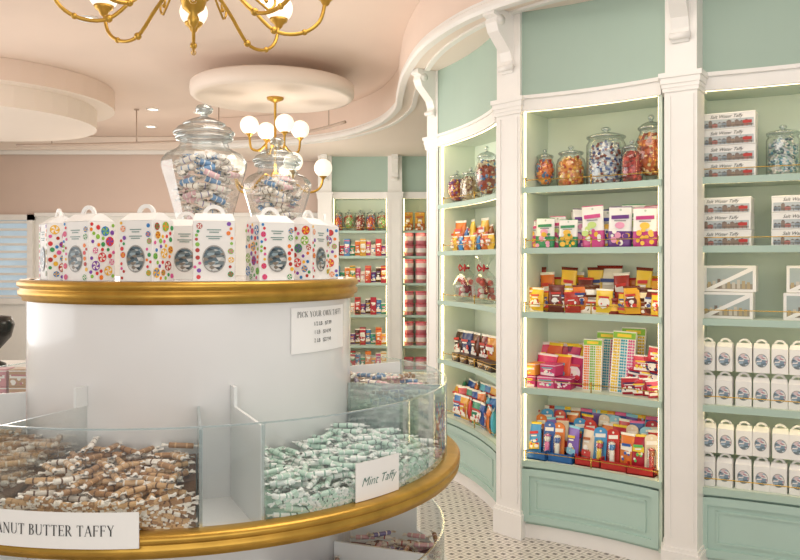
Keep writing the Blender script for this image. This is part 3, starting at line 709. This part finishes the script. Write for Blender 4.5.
def bag(col,acc,acc2,w=.13,h=.17,t=.05,seed=0):
    k=('bag',col,acc,acc2,w,h,t,seed)
    if k in cache: return cache[k]
    b,a=G(col),G(acc)
    rows=[(0,w,t*.05),(h*.05,w*.93,t*.1),(h*.14,w*.9,t*.6),(h*.3,w*.94,t*.95),(h*.5,w*.95,t*1.05),(h*.7,w*.93,t*.9),(h*.84,w*.91,t*.5),(h*.93,w*.95,t*.1),(h,w,t*.05)]
    m=MB().loft(rows,b,[a,b,b,b,b,b,b,a],e=2.2)
    lb=art(MB(),w*.8,h,-t*.53-.001,[col,acc,acc2,'F4F1EA',acc],seed+1,.2,.82,False,9)
    cache[k]=Spec('candy_bag',m,[('printed_label',lb,None)]); return cache[k]
def carton(col,acc,acc2,w,d,h,style=0,name='candy_box'):
    k=('carton',col,acc,acc2,w,d,h,style,name)
    if k in cache: return cache[k]
    m=MB().box((0,0,h/2),(w,d,h),C(col),.002)
    m.box((0,0,h*.9),(w+.001,d+.001,h*.06),C(acc))
    lb=art(MB(),w,h,-d/2-.001,[col,acc,acc2,'F4F1EA',acc],style*7+3,blobs=8,lo=.06,hi=.84)
    cache[k]=Spec(name,m,[('printed_label',lb,None)]); return cache[k]
def tin(col,acc,r=.04,h=.09):
    k=('tin',col,acc,r,h)
    if k in cache: return cache[k]
    m=MB().lathe([(.001,0),(r,0),(r,h*.86),(.001,h*.86)],20,G(col)).lathe([(r+.0008,h*.2),(r+.0008,h*.62)],20,G(acc))
    lid=MB().lathe([(r+.002,h*.84),(r+.003,h*.97),(r*.9,h),(.001,h)],20,G(col))
    cache[k]=Spec('candy_tin',m,[('lid',lid,'round tin lid')]); return cache[k]
def blister(cardc,stick,cap,w=.07,h=.2):
    k=('bl',cardc,stick,cap)
    if k in cache: return cache[k]
    n=8; top=[(w/2*math.cos(math.pi*i/n),h-w/2*.7+w/2*.7*math.sin(math.pi*i/n)) for i in range(n+1)]
    out=[(-w/2,0),(w/2,0)]+top
    m=MB(); N=len(out)
    m.add([(x,-.002,z) for x,z in out]+[(x,.002,z) for x,z in out],[list(range(N)),list(range(N,2*N))[::-1]]+[[i,N+i,N+(i+1)%N,(i+1)%N] for i in range(N)],G(cardc))
    m.rect(-w*.38,w*.38,h*.72,h*.82,-.0028,C('F4F1EA'),sk=.005).disc((0,-.003,h*.9),w*.09,C('E9E6E0'),10).rect(-w*.5,w*.5,h*.0,h*.1,-.0028,C(cap))
    T=Matrix.Translation((0,-.016,0))
    s_=MB().lathe([(.001,h*.06),(.012,h*.07),(.013,h*.1),(.013,h*.44),(.001,h*.45)],10,G(stick),T).ball((0,-.016,h*.53),.019,G(cap),10,7)
    s_.lathe([(.018,h*.60),(.02,h*.62),(.006,h*.66),(.001,h*.665)],10,G(stick),T)
    f_=MB().lathe([(.001,h*.03),(.02,h*.04),(.023,h*.1),(.023,h*.62),(.016,h*.68),(.001,h*.7)],12,GLASS,T)
    cache[k]=Spec('candy_packet',m,[('candy_stick',s_,'coloured candy stick with round cap'),('clear_bubble',f_,'clear plastic bubble')]); return cache[k]
def taffybox(w=.265,d=.14,h=.083):
    k=('tb',w,h)
    if k in cache: return cache[k]
    m=MB().box((0,0,h/2),(w,d,h),PAPER,.002); y=-d/2-.001
    m.box((0,0,h*.94),(w+.003,d+.003,h*.1),PAPER,.001)
    lb=MB().rect(-w*.47,w*.47,h*.06,h*.58,y,C('BFC6C8'))
    rnd=random.Random(4); x=-w*.46; j=0
    while x<w*.42:
        ww=w*rnd.uniform(.04,.1); j+=1; x1=min(x+ww,w*.47); zt=h*rnd.uniform(.3,.5)
        lb.rect(x,x1,h*.1,zt,y-.0004*(1+j%3),C(rnd.choice(['8C979F','A9B1B4','9F8A78','7E8A94','B9776E','D9CDB8','8E7C70'])))
        lb.add([(x,y-.0018,zt),(x1,y-.0018,zt),((x+x1)/2,y-.0018,zt+h*.07)],[[0,1,2]],C('6E6258')); x+=ww
    for i in range(12): xx=-w*.45+i*w*.08; lb.rect(xx,xx+w*.01,h*.06,h*.2,y-.0022,C('5E544C'))
    lb.rect(-w*.47,w*.47,h*.17,h*.2,y-.002,C('6E6258')).rect(w*.28,w*.44,h*.26,h*.44,y-.0026,C('C23A34'))
    tx=text_flat(MB(),'Salt Water Taffy',h*.28,INK,-w*.02,y-.001,h*.66,shear=.4)
    cache[k]=Spec('taffy_box',m,[('printed_picture',lb,'printed grey seaside building scene with red label'),('lettering',tx,None)]); return cache[k]
def windowbox(w=.25,d=.12,h=.135):
    k=('wb',w,h)
    if k in cache: return cache[k]
    m=MB().box((0,0,h/2),(w,d,h),PAPER,.002); y=-d/2-.001
    lb=MB().rect(-w*.44,w*.44,h*.1,h*.9,y,C('A9B5B4')).rect(-w*.44,w*.44,h*.1,h*.3,y-.0003,C('9A9282'))
    rnd=random.Random(3)
    for i in range(9): x=-w*.42+i*w*.094; lb.rect(x,x+w*.06,h*.12,h*rnd.uniform(.3,.6),y-.0006,C(rnd.choice(['7E7268','B3A27E','6E7A84','C9C2B4'])))
    lb.add([(-w*.44,y-.0015,h*.12),(w*.36,y-.0015,h*.9),(w*.44,y-.0015,h*.9),(w*.44,y-.0015,h*.8),(-w*.3,y-.0015,h*.1),(-w*.44,y-.0015,h*.1)],[[0,5,4,3,2,1]],PAPER)
    cache[k]=Spec('window_box',m,[('picture_window',lb,'printed scene crossed by white band')]); return cache[k]
def dotsheet(w=.115,h=.27,cols=('F2D13F','4FB0C6','E66FA5')):
    m=MB().box((0,0,h/2),(w,.012,h),C('F6F4EE'),.002); m.box((0,-.0065,h*.93),(w*.96,.002,h*.1),C('8ABF45')); m.box((0,-.008,h*.93),(w*.6,.001,h*.05),C('F2D13F'))
    lb=MB(); nc,nr=9,18
    for i in range(nc):
        for j in range(nr): lb.ball((-w*.42+w*.84*i/(nc-1)+(0 if i%3 else .002),-.0075,h*.04+h*.81*j/(nr-1)),.0052,C(cols[(i//3)%3]),6,4)
    return Spec('candy_button_sheet',m,[('candy_buttons',lb,'rows of small coloured candy dots')])
def jar(kind,cols,w=.15,h=.26,seed=0,long_=False):
    k=('jar',kind,tuple(cols),w,h)
    if k in cache: return cache[k]
    r=w/2
    if kind==0: pr=[(.001,0),(r*.8,0),(r*.85,.01),(r*.92,h*.05),(r,h*.2),(r,h*.58),(r*.9,h*.68),(r*.72,h*.73),(r*.7,h*.77),(r*.82,h*.79)]
    elif kind==1: pr=[(.001,0),(r*.65,0),(r*.66,.01),(r*.25,h*.05),(r*.3,h*.09),(r*.8,h*.2),(r,h*.4),(r*.97,h*.6),(r*.72,h*.72),(r*.68,h*.76),(r*.8,h*.78)]
    else: pr=[(.001,0),(r*.95,0),(r,.01),(r,h*.7),(r*.9,h*.76),(r*.88,h*.78),(r*.95,h*.8)]
    m=MB().lathe(pr,20,JARG)
    t=pr[-1][1]; rn=pr[-1][0]; q=h-t
    lid=MB().lathe([(rn,t+.001),(rn*1.05,t+.004),(rn*1.05,t+.012),(rn*.95,t+.016)],20,JRIM).lathe([(rn*.95,t+.016),(rn*.75,t+q*.35),(rn*.35,t+q*.5),(rn*.14,t+q*.55),(rn*.13,t+q*.62),(rn*.24,t+q*.72),(rn*.26,t+q*.84),(rn*.14,t+q*.97),(.001,h)],20,JRIM)
    rnd=random.Random(seed); c=MB(); mats=[C(x,.3) for x in cols]; lo=.11*h if kind==1 else .02*h; hi=.72*h
    core=[(.001,lo),(r*(.4 if kind==1 else .72),lo+.003),(r*.74,h*.3),(r*.72,hi*.85),(.001,hi*.9)]
    c.lathe(core,12,mats[0])
    for i in range(150):
        z=rnd.uniform(lo+.01,hi); rm=r*(.88 if kind!=1 else (.45+.43*min(1,(z-lo)/(h*.22))))-.010
        if z>h*.62: rm=min(rm,r*.74-.008)
        if z>hi-.02: rm*=rnd.uniform(.1,1)
        a=rnd.uniform(0,6.28); s=rnd.uniform(.008,.012)
        if long_:
            mt=rnd.choice(mats); p=Vector((rm*math.cos(a),rm*math.sin(a),z)); dv=Vector((-math.sin(a),math.cos(a),rnd.uniform(-.6,.6))).normalized()*.022
            c.tube([p-dv,p-dv*.4],.0075,mt,6); c.tube([p-dv*.4,p+dv*.4],.0078,mats[(mats.index(mt)+1)%len(mats)],6); c.tube([p+dv*.4,p+dv],.0075,mt,6)
        else: c.ball((rm*math.cos(a),rm*math.sin(a),z),s,rnd.choice(mats),6,4,sz=rnd.uniform(.6,1.3))
    cache[k]=(Spec('candy_jar',m,[('lid',lid,'glass lid with knob')]),Spec('jar_candy',c)); return cache[k]
def putjar(b,px,z,kind,cols,w,h,d=.17,what='sweets',long_=False):
    s,c=jar(kind,cols,w,h,long_=long_); q=b.at(px,d,z)
    s.place(q,label='glass jar with lid holding '+what+' on shelf',cat='glass jar',group='glass candy jars on the shelves')
    o=c.place((q[0],q[1],q[2]+.003),label=what+' filling a glass jar',cat='candy'); o['kind']='stuff'
def put(b,px,z,sp,label,cat,group,d=.12,rz=0,sc=1,dz=0,rx=0,ry=0):
    q=b.at(px,d,z+dz); return sp.place(q,eul=(rx,ry,b.rz+rz),sc=sc,label=label,cat=cat,group=group)
Z=SH
# middle bay
putjar(BM,545,Z[4],1,['D9742E','3F6FA3','E7A23C','B4352B'],.12,.24,what='orange and blue sweets')
putjar(BM,571,Z[4],0,['D9903A','E9B93C','C8652E','F0D9A0','B4452F'],.17,.25,what='orange and yellow sweets')
putjar(BM,606,Z[4],2,['DDE3E8','3F5C93','EDE8DE','8A4B3A'],.22,.34,what='striped wrapped sweets',long_=True)
putjar(BM,632,Z[4],0,['A62A25','C9483F','6B1A18','8A2C22'],.12,.24,d=.1,what='red sweets')
putjar(BM,651,Z[4],1,['B5551F','D9943A','E3D0A0','96381F'],.17,.38,d=.17,what='amber sweets')
for i,(px,c) in enumerate([(530,'DD5A8E'),(542,'3E9060'),(554,'DD5A8E'),(565,'3E9060'),(579,'6E3E8E'),(591,'D0508E'),(604,'4B4FA0'),(617,'6A3A86'),(630,'2F9A6A'),(642,'B93A80'),(654,'C93F76')]):
    w=.118 if i<4 else .132
    dd=.09 if i%2 else .14
    put(BM,px+3,Z[3],pouch('F2F0EE',c,['F2C14E','E9A0C0','C9DF8A'][i%3],w,(.165 if i<4 else .215)+.012*(i%3),.036,i),'white stand-up pouch with coloured lower band, on shelf','candy pouch','candy pouches on the shelf',d=dd,rz=U(-.3,.3),ry=U(-.05,.05))
    put(BM,px+(6 if i<4 else 2),Z[3],pouch('F2F0EE',c,'F2C14E',w,.175 if i<4 else .225,.036,i),'white stand-up pouch with coloured lower band, on shelf','candy pouch','candy pouches on the shelf',d=.24)
g='candy packs on the middle shelf'
L_='printed sweet carton on shelf'
for px,c,a,a2,w,h,st,dz in [(532,'EFCB4A','F4F0E6','C84B32',.11,.08,0,0),(532,'E3AE34','C84B32','F4F0E6',.11,.06,3,.081),(553,'4A2A1A','D9A24A','C8372D',.10,.08,2,0),(592,'EDE6D8','6A3B22','C8372D',.12,.09,1,0),(643,'A6522C','EBD9B0','7A2E22',.12,.08,1,0)]:
    put(BM,px,Z[2],carton(c,a,a2,w,.08,h,st),['yellow and red ','brown and gold ','dark red '][st%3]+L_,'candy box',g,d=.12,dz=dz,rz=U(-.12,.12))
for px,c,a,r_,h,dz in [(614,'8A2C22','F2C14E',.042,.09,0),(643,'5A2E1C','EBD9B0',.045,.07,.081),(592,'6A3B22','F4F0E6',.042,.07,.091)]:
    put(BM,px,Z[2],tin(c,a,r_,h),'small round printed sweet tin with lid on shelf','candy tin','sweet tins on the middle shelf',d=.11,dz=dz)
put(BM,610,Z[2],bag('E9E2D2','8A2C22','3B4A86',.16,.27,.05,3),'tall cream sweet bag standing behind tins','candy bag',g,d=.27)
for j,px in enumerate((537,546,556,565,573,582,604,625,633,652,659,540,549,558,567,576,585,596,624,633,642,651,658)):
    fr=j<11
    put(BM,px,Z[2],bag(['F0C63C','E0A52E','6B2A1E','F0C63C','A8352B','D9742E','E9C63F'][j%7],['F4F0E6','C8372D','6B2A1E'][j%3],['C8372D','3B4A86'][j%2],.10,[.14,.12,.16][j%3] if fr else [.23,.20,.26][j%3],.035,j),'small printed sweet bag standing on shelf','candy bag',g,d=.065+.02*(j%2) if fr else .2+.05*(j%2),rz=U(-.3,.3),ry=U(-.07,.07))
g='pink and red packs on the lower shelf'
for k,(px,dz) in enumerate([(530,0),(548,0),(565,0),(532,.071),(552,.071)]):
    put(BM,px,Z[1],carton(['CC3A76','DD5A90','B42A60','E8963C','CC3A76'][k],'F3DCE6',['F2D13F','4FB0C6','3B2A72'][k%3],.10,.1,.068,k%4),'bright pink printed sweet carton on shelf','candy box',g,d=.1,rz=U(-.15,.15),dz=dz)
for k,px in enumerate([540,549,558,567,576,581,545,562,574]): put(BM,px,Z[1],bag(['D83A70','E0603C','B42A60','CC3A76','F0C63C','7E306A'][k%6],['F6E4EC','F2D13F'][k%2],['F2D13F','4FB0C6','C83040'][k%3],.12,.17,.04,k),'bright pink sweet bag standing on shelf','candy bag',g,d=.24 if k<6 else .16,rz=U(-.3,.3),rx=-.08,ry=U(-.1,.1),sc=1.45 if k<6 else 1.1)
DS=dotsheet(); DS2=dotsheet(cols=('F08A3C','8ABF45','F2D13F'))
for px,d,s_,q in ((590,.10,1.08,DS2),(603,.19,1.22,DS),(619,.10,1.28,DS),(630,.19,1.34,DS2)): put(BM,px+2,Z[1],q,'white candy button sheet with rows of coloured dots','candy sheet','candy button sheets leaning on shelf',d=d,rx=-.1,sc=(s_*.9,s_,s_),ry=U(-.05,.05))
for k,(px,dz) in enumerate([(632,0),(643,0),(653,0),(659,0),(636,.06),(647,.06),(657,.06),(643,.12),(653,.12),(657,.17)]):
    put(BM,px,Z[1],bag(['B4283A','C83040','961C2C','D84A60'][k%4],'F4E9E2',['2E2A5A','F2D13F'][k%2],.12,.10,.05,k),'red sweet bag in a pile on the shelf','candy bag',g,d=.09+.03*(k>3),dz=dz,rz=U(-.4,.4),ry=U(-.15,.15))
def tray(col):
    c=C(col); return Spec('display_tray',MB().box((0,0,.004),(.15,.2,.006),c).box((0,-.098,.025),(.15,.004,.05),c).box((0,.098,.05),(.15,.004,.1),c).box((-.073,0,.03),(.004,.2,.06),c).box((.073,0,.03),(.004,.2,.06),c))
trayB=tray('2A66A8'); trayR=tray('B82C28')
pk=[('4F9FD8','F2D13F','D8393E'),('C83A34','F4F0E6','3F8FD0'),('2F5FB0','E66FA5','F4F0E6'),('E0803C','F4F0E6','2F5FB0'),('B42A3C','F2D13F','5FBF6A'),('8A6BC0','8FD0E8','F2D13F'),('E9D9C0','C83A34','B5622C'),('9AD0E8','F0A03C','C83A34')]
for i,px in enumerate([541,567,594,620,646]):
    t=trayB if i<2 else trayR
    put(BM,px,Z[0],t,('blue' if i<2 else 'red')+' open cardboard display tray on bottom shelf','display tray','display trays on the bottom shelf',d=.14)
    for r_ in range(3):
        for j in range(2):
            c=pk[(i*3+j*2+r_*3)%8]; X_=px-6.5+13*j+(4 if r_%2 else -1)+U(-1.5,1.5)
            if (i+j+r_)%2: put(BM,X_,Z[0],blister(*c),'slim sweet packet with round-topped card in display tray','candy packet','slim packets in display trays',d=.085+.055*r_,dz=.01+.026*r_,rz=U(-.3,.3),rx=U(-.14,.0),ry=U(-.07,.07),sc=1.05)
            else: put(BM,X_,Z[0],bag(c[0],c[1],c[2],.085,.20,.03,i+j+r_),'flat bright sweet bag standing in display tray','candy packet','slim packets in display trays',d=.085+.055*r_,dz=.01+.026*r_,rz=U(-.3,.3),rx=U(-.14,.0),ry=U(-.07,.07))
    for j in range(3):
        c=pk[(i*5+j*3)%8]
        put(BM,px-9+9*j,Z[0],bag(c[0],c[1],c[2],.085,.28,.035,i+j),'tall bright sweet bag standing behind the trays','candy bag','tall bags behind display trays',d=.285,rz=U(-.2,.2),ry=U(-.06,.06))

# right bay
g='stacked taffy boxes on the shelves'; TBx=taffybox()
LB='white taffy box with printed pier picture, stacked'
for k in range(4): put(BR,729,Z[4],TBx,LB,'taffy box',g,d=.13,dz=.0845*k,rz=U(-.03,.03))
putjar(BR,783,Z[4],2,['D9DDDE','5F96A8','E9E4DA','9CB8A8','4F6F78'],.16,.27,what='pale blue wrapped sweets',long_=True)
for k in range(3): put(BR,725,Z[3],TBx,LB,'taffy box',g,d=.13,dz=.0845*k,rz=U(-.03,.03))
for k in range(3): put(BR,802,Z[3],TBx,LB,'taffy box',g,d=.13,dz=.0845*k,rz=U(-.03,.03))
WBx=windowbox()
for px in (728,812):
    for k in range(2): put(BR,px+3*k,Z[2],WBx,'white box with picture window crossed by diagonal band','candy box','picture window boxes on the shelf',d=.13+.02*k,dz=.137*k)
SGb=gable(.076,.066,.125,False,sc=.8)
PX=[708,726,744,762,780,798,816]
for zz in (Z[1],Z[0]):
    for t in range(2):
        for px in PX:
            put(BR,px+U(-.7,.7),zz,SGb,'small plain white gable box with round candy window','gift box','small white gable boxes on shelves',d=.075,dz=.172*t,rz=U(-.1,.1))

# left bay
putjar(BL,457,Z[4],1,['A63A2B','D9A441','7A3E8E'],.15,.26,d=.12,what='mixed sweets')
putjar(BL,471,Z[4],0,['B09A74','7A4A2A','DDD3C0'],.16,.26,d=.12,what='brown and cream sweets')
putjar(BL,487,Z[4],1,['96381F','4B7FB3','D9C9A8'],.17,.38,d=.12,what='mixed sweets')
g='printed packs in the narrow bay'
for k,px in enumerate([455,461,467,473,479,485,491]):
    put(BL,px,Z[3],bag(['E0A52E','D5742E','3F6FB0','E9C63F','B4352B','E0A52E','8A4A22'][k],'F4F0E6','C8372D',.14,[.18,.23][k%2],.05,k),'orange and yellow sweet bag standing on shelf','candy bag',g,d=.12,rz=U(-.3,.3))
    put(BL,px,Z[3],bag(['E9B93C','3F8FD0','D5742E'][k%3],'F4F0E6','C8372D',.10,.11,.04,k+3),'small yellow sweet bag on shelf','candy bag',g,d=.06,rz=U(-.3,.3))
for k,px in enumerate([460,468,477,486,493]):
    put(BL,px,Z[1],bag(['4A2E22','33406F','6A3A22','7A2420','D5943C'][k],'F4F0E6','C8372D',.14,.22,.05,k),'dark sweet bag standing on shelf','candy bag',g,d=.14,rz=U(-.3,.3))
    put(BL,px,Z[1],carton(['33241E','4A2E22'][k%2],'D9A441','F4F0E6',.13,.08,.06,2),'dark brown low display carton on shelf','candy box',g,d=.07)
for r_ in range(3):
    for k,px in enumerate([459,465,471,477,483,489,494]):
        put(BL,px,Z[0],bag(['2A70B0','E0A93C','C83A34','2F8A60','2A55A0','E0803C','4FB0C8'][(k+r_)%7],'F4F0E6','C83A34',.12,.18,.05,k),'bright blue, yellow or red sweet bag on bottom shelf','candy bag',g,d=.06+.07*r_,dz=.045*r_,rz=U(-.5,.5),ry=U(-.15,.15))
def gift():
    m=MB().lathe([(.001,0),(.075,0),(.09,.04),(.095,.12),(.07,.19),(.02,.24),(.03,.27),(.07,.33),(.08,.35)],10,GLASS,None,False)
    c=MB()
    for i in range(26): c.ball((U(-.055,.055),U(-.055,.055),U(.03,.17)),.022,C(random.choice(['B42A3C','C83A34','E4D9D2','961C2C'])),8,5)
    bw=MB().tube([(.022*math.cos(a),.022*math.sin(a),.245) for a in [i*math.pi/6 for i in range(12)]],.008,C('B8202C'),6,True)
    for s in (-1,1): bw.tube([(s*.02,-.02,.245),(s*.05,-.03,.27),(s*.07,-.03,.25),(s*.045,-.03,.225),(s*.02,-.02,.24)],.006,C('B8202C'),6)
    return Spec('gift_bag',m,[('sweets',c,'red and white sweets'),('bow',bw,'red ribbon bow')])
GF=gift()
for px in (466,485): put(BL,px,Z[2],GF,'clear cellophane gift bag of red sweets tied with bow','gift bag','cellophane gift bags on the shelf',d=.12)

# far bays
def tub():
    m=MB().lathe([(.001,0),(.07,0),(.078,.15),(.001,.15)],16,C('E08C98'))
    m.lathe([(.0745,.05),(.0785,.11)],16,C('F2E4E0'))
    lid=MB().lathe([(.083,.145),(.083,.16),(.001,.163)],16,C('CC5A6A'))
    return Spec('candy_tub',m,[('lid',lid,'darker pink lid')])
TU=tub()
for z in FS[:5]:
    for t in range(1 if z<.3 else 2):
        for px in (408,421,434):
            put(F2,px,z,TU,'pink round sweet tub with lid stacked on distant shelf','candy tub','pink tubs on the distant shelves',d=.10,dz=.164*t)
for k,px in enumerate([408,420,433]): put(F2,px,SH[4],pouch('D9A33C','B8642E','F4F0E6',.14,.26,.07,k),'orange stand-up pouch on distant top shelf','candy pouch','pouches on the distant top shelf',d=.12)
for k,px in enumerate([338,349,360,371,382]):
    putjar(F1,px,SH[4],k%3,[['C9432F','E7A23C','4B7FB3'],['8FBF6A','E9D9B8','C9432F'],['B4452F','EDE3D0','6A3B22']][k%3],.15,.3,d=.14,what='mixed sweets')
g='small packs on the distant shelves'
pal=['C83A34','E0A93C','3F7FB8','6A3E7E','D0608E','37906B','4A2E22','E9E2D2','E0803C','B42A3C']
for zi in range(5):
    for k in range(10):
        px=337+k*5.2; c=pal[(k*3+zi*4)%10]
        sp=bag(c,'F4F0E6',pal[(k+5)%10],.085,[.22,.16][k%2],.05,k%3) if (k+zi)%3 else carton(c,pal[(k+2)%10],'F4F0E6',.08,.08,.24,k%4)
        put(F1,px,FS[zi],sp,'small brightly coloured sweet pack on distant shelf','candy pack',g,d=.12,rz=U(-.1,.1))

# side counter
so=(-2.75,5.2,0)
sr=empty('side_counter',so,'white panelled side counter near the window','counter')
obj('body',MB().box((-2.75,5.2,.44),(.9,.6,.88),WHITE,.01),so,sr)
obj('worktop',MB().box((-2.75,5.2,.9),(1.0,.7,.04),TRIM,.008),so,sr)
pn=MB()
for x in (-2.97,-2.53): pn.box((x,4.895,.45),(.36,.02,.6),TRIM,.006)
obj('door',pn,so,sr,label='panelled front')
X=Matrix.Translation((-2.62,5.1,.92))
bo=obj('black_scale',MB().lathe([(.001,0),(.1,0),(.1,.03),(.06,.05),(.06,.12),(.13,.2),(.15,.28),(.13,.33),(.001,.35)],24,BLACK,X),(-2.62,5.1,.92),label='glossy black round scale on side counter',cat='scale')
obj('dial',MB().lathe([(.001,0),(.08,0),(.08,.01)],20,CARD,Matrix.Translation((-2.62,4.95,1.15))@Matrix.Rotation(math.pi/2,4,'X')),(-2.62,5.1,.92),bo,label='white round dial')
so=(-2.15,4.3,0)
sr=empty('display_table',so,'low white display table with sweet boxes','table')
obj('table_top',MB().box((-2.15,4.3,.66),(.6,.5,.04),TRIM,.008),so,sr)
for dx in (-.26,.26):
    for dy in (-.2,.2): obj('leg',MB().box((-2.15+dx,4.3+dy,.32),(.04,.04,.64),TRIM,.004),so,sr)
for k in range(16):
    carton(['E0A8AC','EADBD6','CC848E','B8906A'][k%4],'F0EEEA','B86A72',.11,.1,.09,k%4).place((-2.35+.125*(k%4),4.2,.68+.091*(k//4)),label='pale pink sweet carton stacked on the display table',cat='candy box',group='cartons on the display table')

# ---------------------------------------------------------------- lights
w=bpy.data.worlds.new('world'); bpy.context.scene.world=w; w.use_nodes=True
w.node_tree.nodes['Background'].inputs[0].default_value=(1,.985,.965,1); w.node_tree.nodes['Background'].inputs[1].default_value=.52
def area(n,loc,rot,sx,sy,p,c=(1,.95,.88)):
    l=bpy.data.lights.new(n,'AREA'); l.shape='RECTANGLE'; l.size=sx; l.size_y=sy; l.energy=p; l.color=c
    o=bpy.data.objects.new(n,l); COL.objects.link(o); o.location=loc; o.rotation_euler=rot
area('front_fill',(.6,-1.2,2.0),(math.radians(80),0,math.radians(-4)),4.4,2.4,50,(1,.975,.94))  # unseen soft fill added behind the camera, no storefront built
area('side_window_daylight',(-6.2,4.8,1.8),(0,math.radians(-90),0),2.6,8,150,(.97,.985,1))
area('overhead_fill',(.2,2.6,3.3),(0,0,0),2.0,1.6,36,(1,.94,.86))  # added overhead fill kept above the view, no ceiling fixture there
def point(loc,p,r=.12,c=(1,.92,.82)):
    l=bpy.data.lights.new('lamp_and_fill_point','POINT'); l.energy=p; l.shadow_soft_size=r; l.color=c
    o=bpy.data.objects.new('lamp_and_fill_point',l); COL.objects.link(o); o.location=loc
point((-1.17,7.5,2.55),10); point((-3.2,9.6,2.0),24,.3); point((-.9,9.8,1.9),22,.3); point((-3.0,6.2,2.0),16,.3); point((-.4,5.6,2.3),18,.3)  # first sits in the far chandelier; the others are fill added in mid-air
sc=bpy.context.scene
sc.view_settings.view_transform='Standard'; sc.view_settings.look='None'; sc.view_settings.exposure=0
for o in bpy.data.objects:
    if '_w' in o: del o['_w']
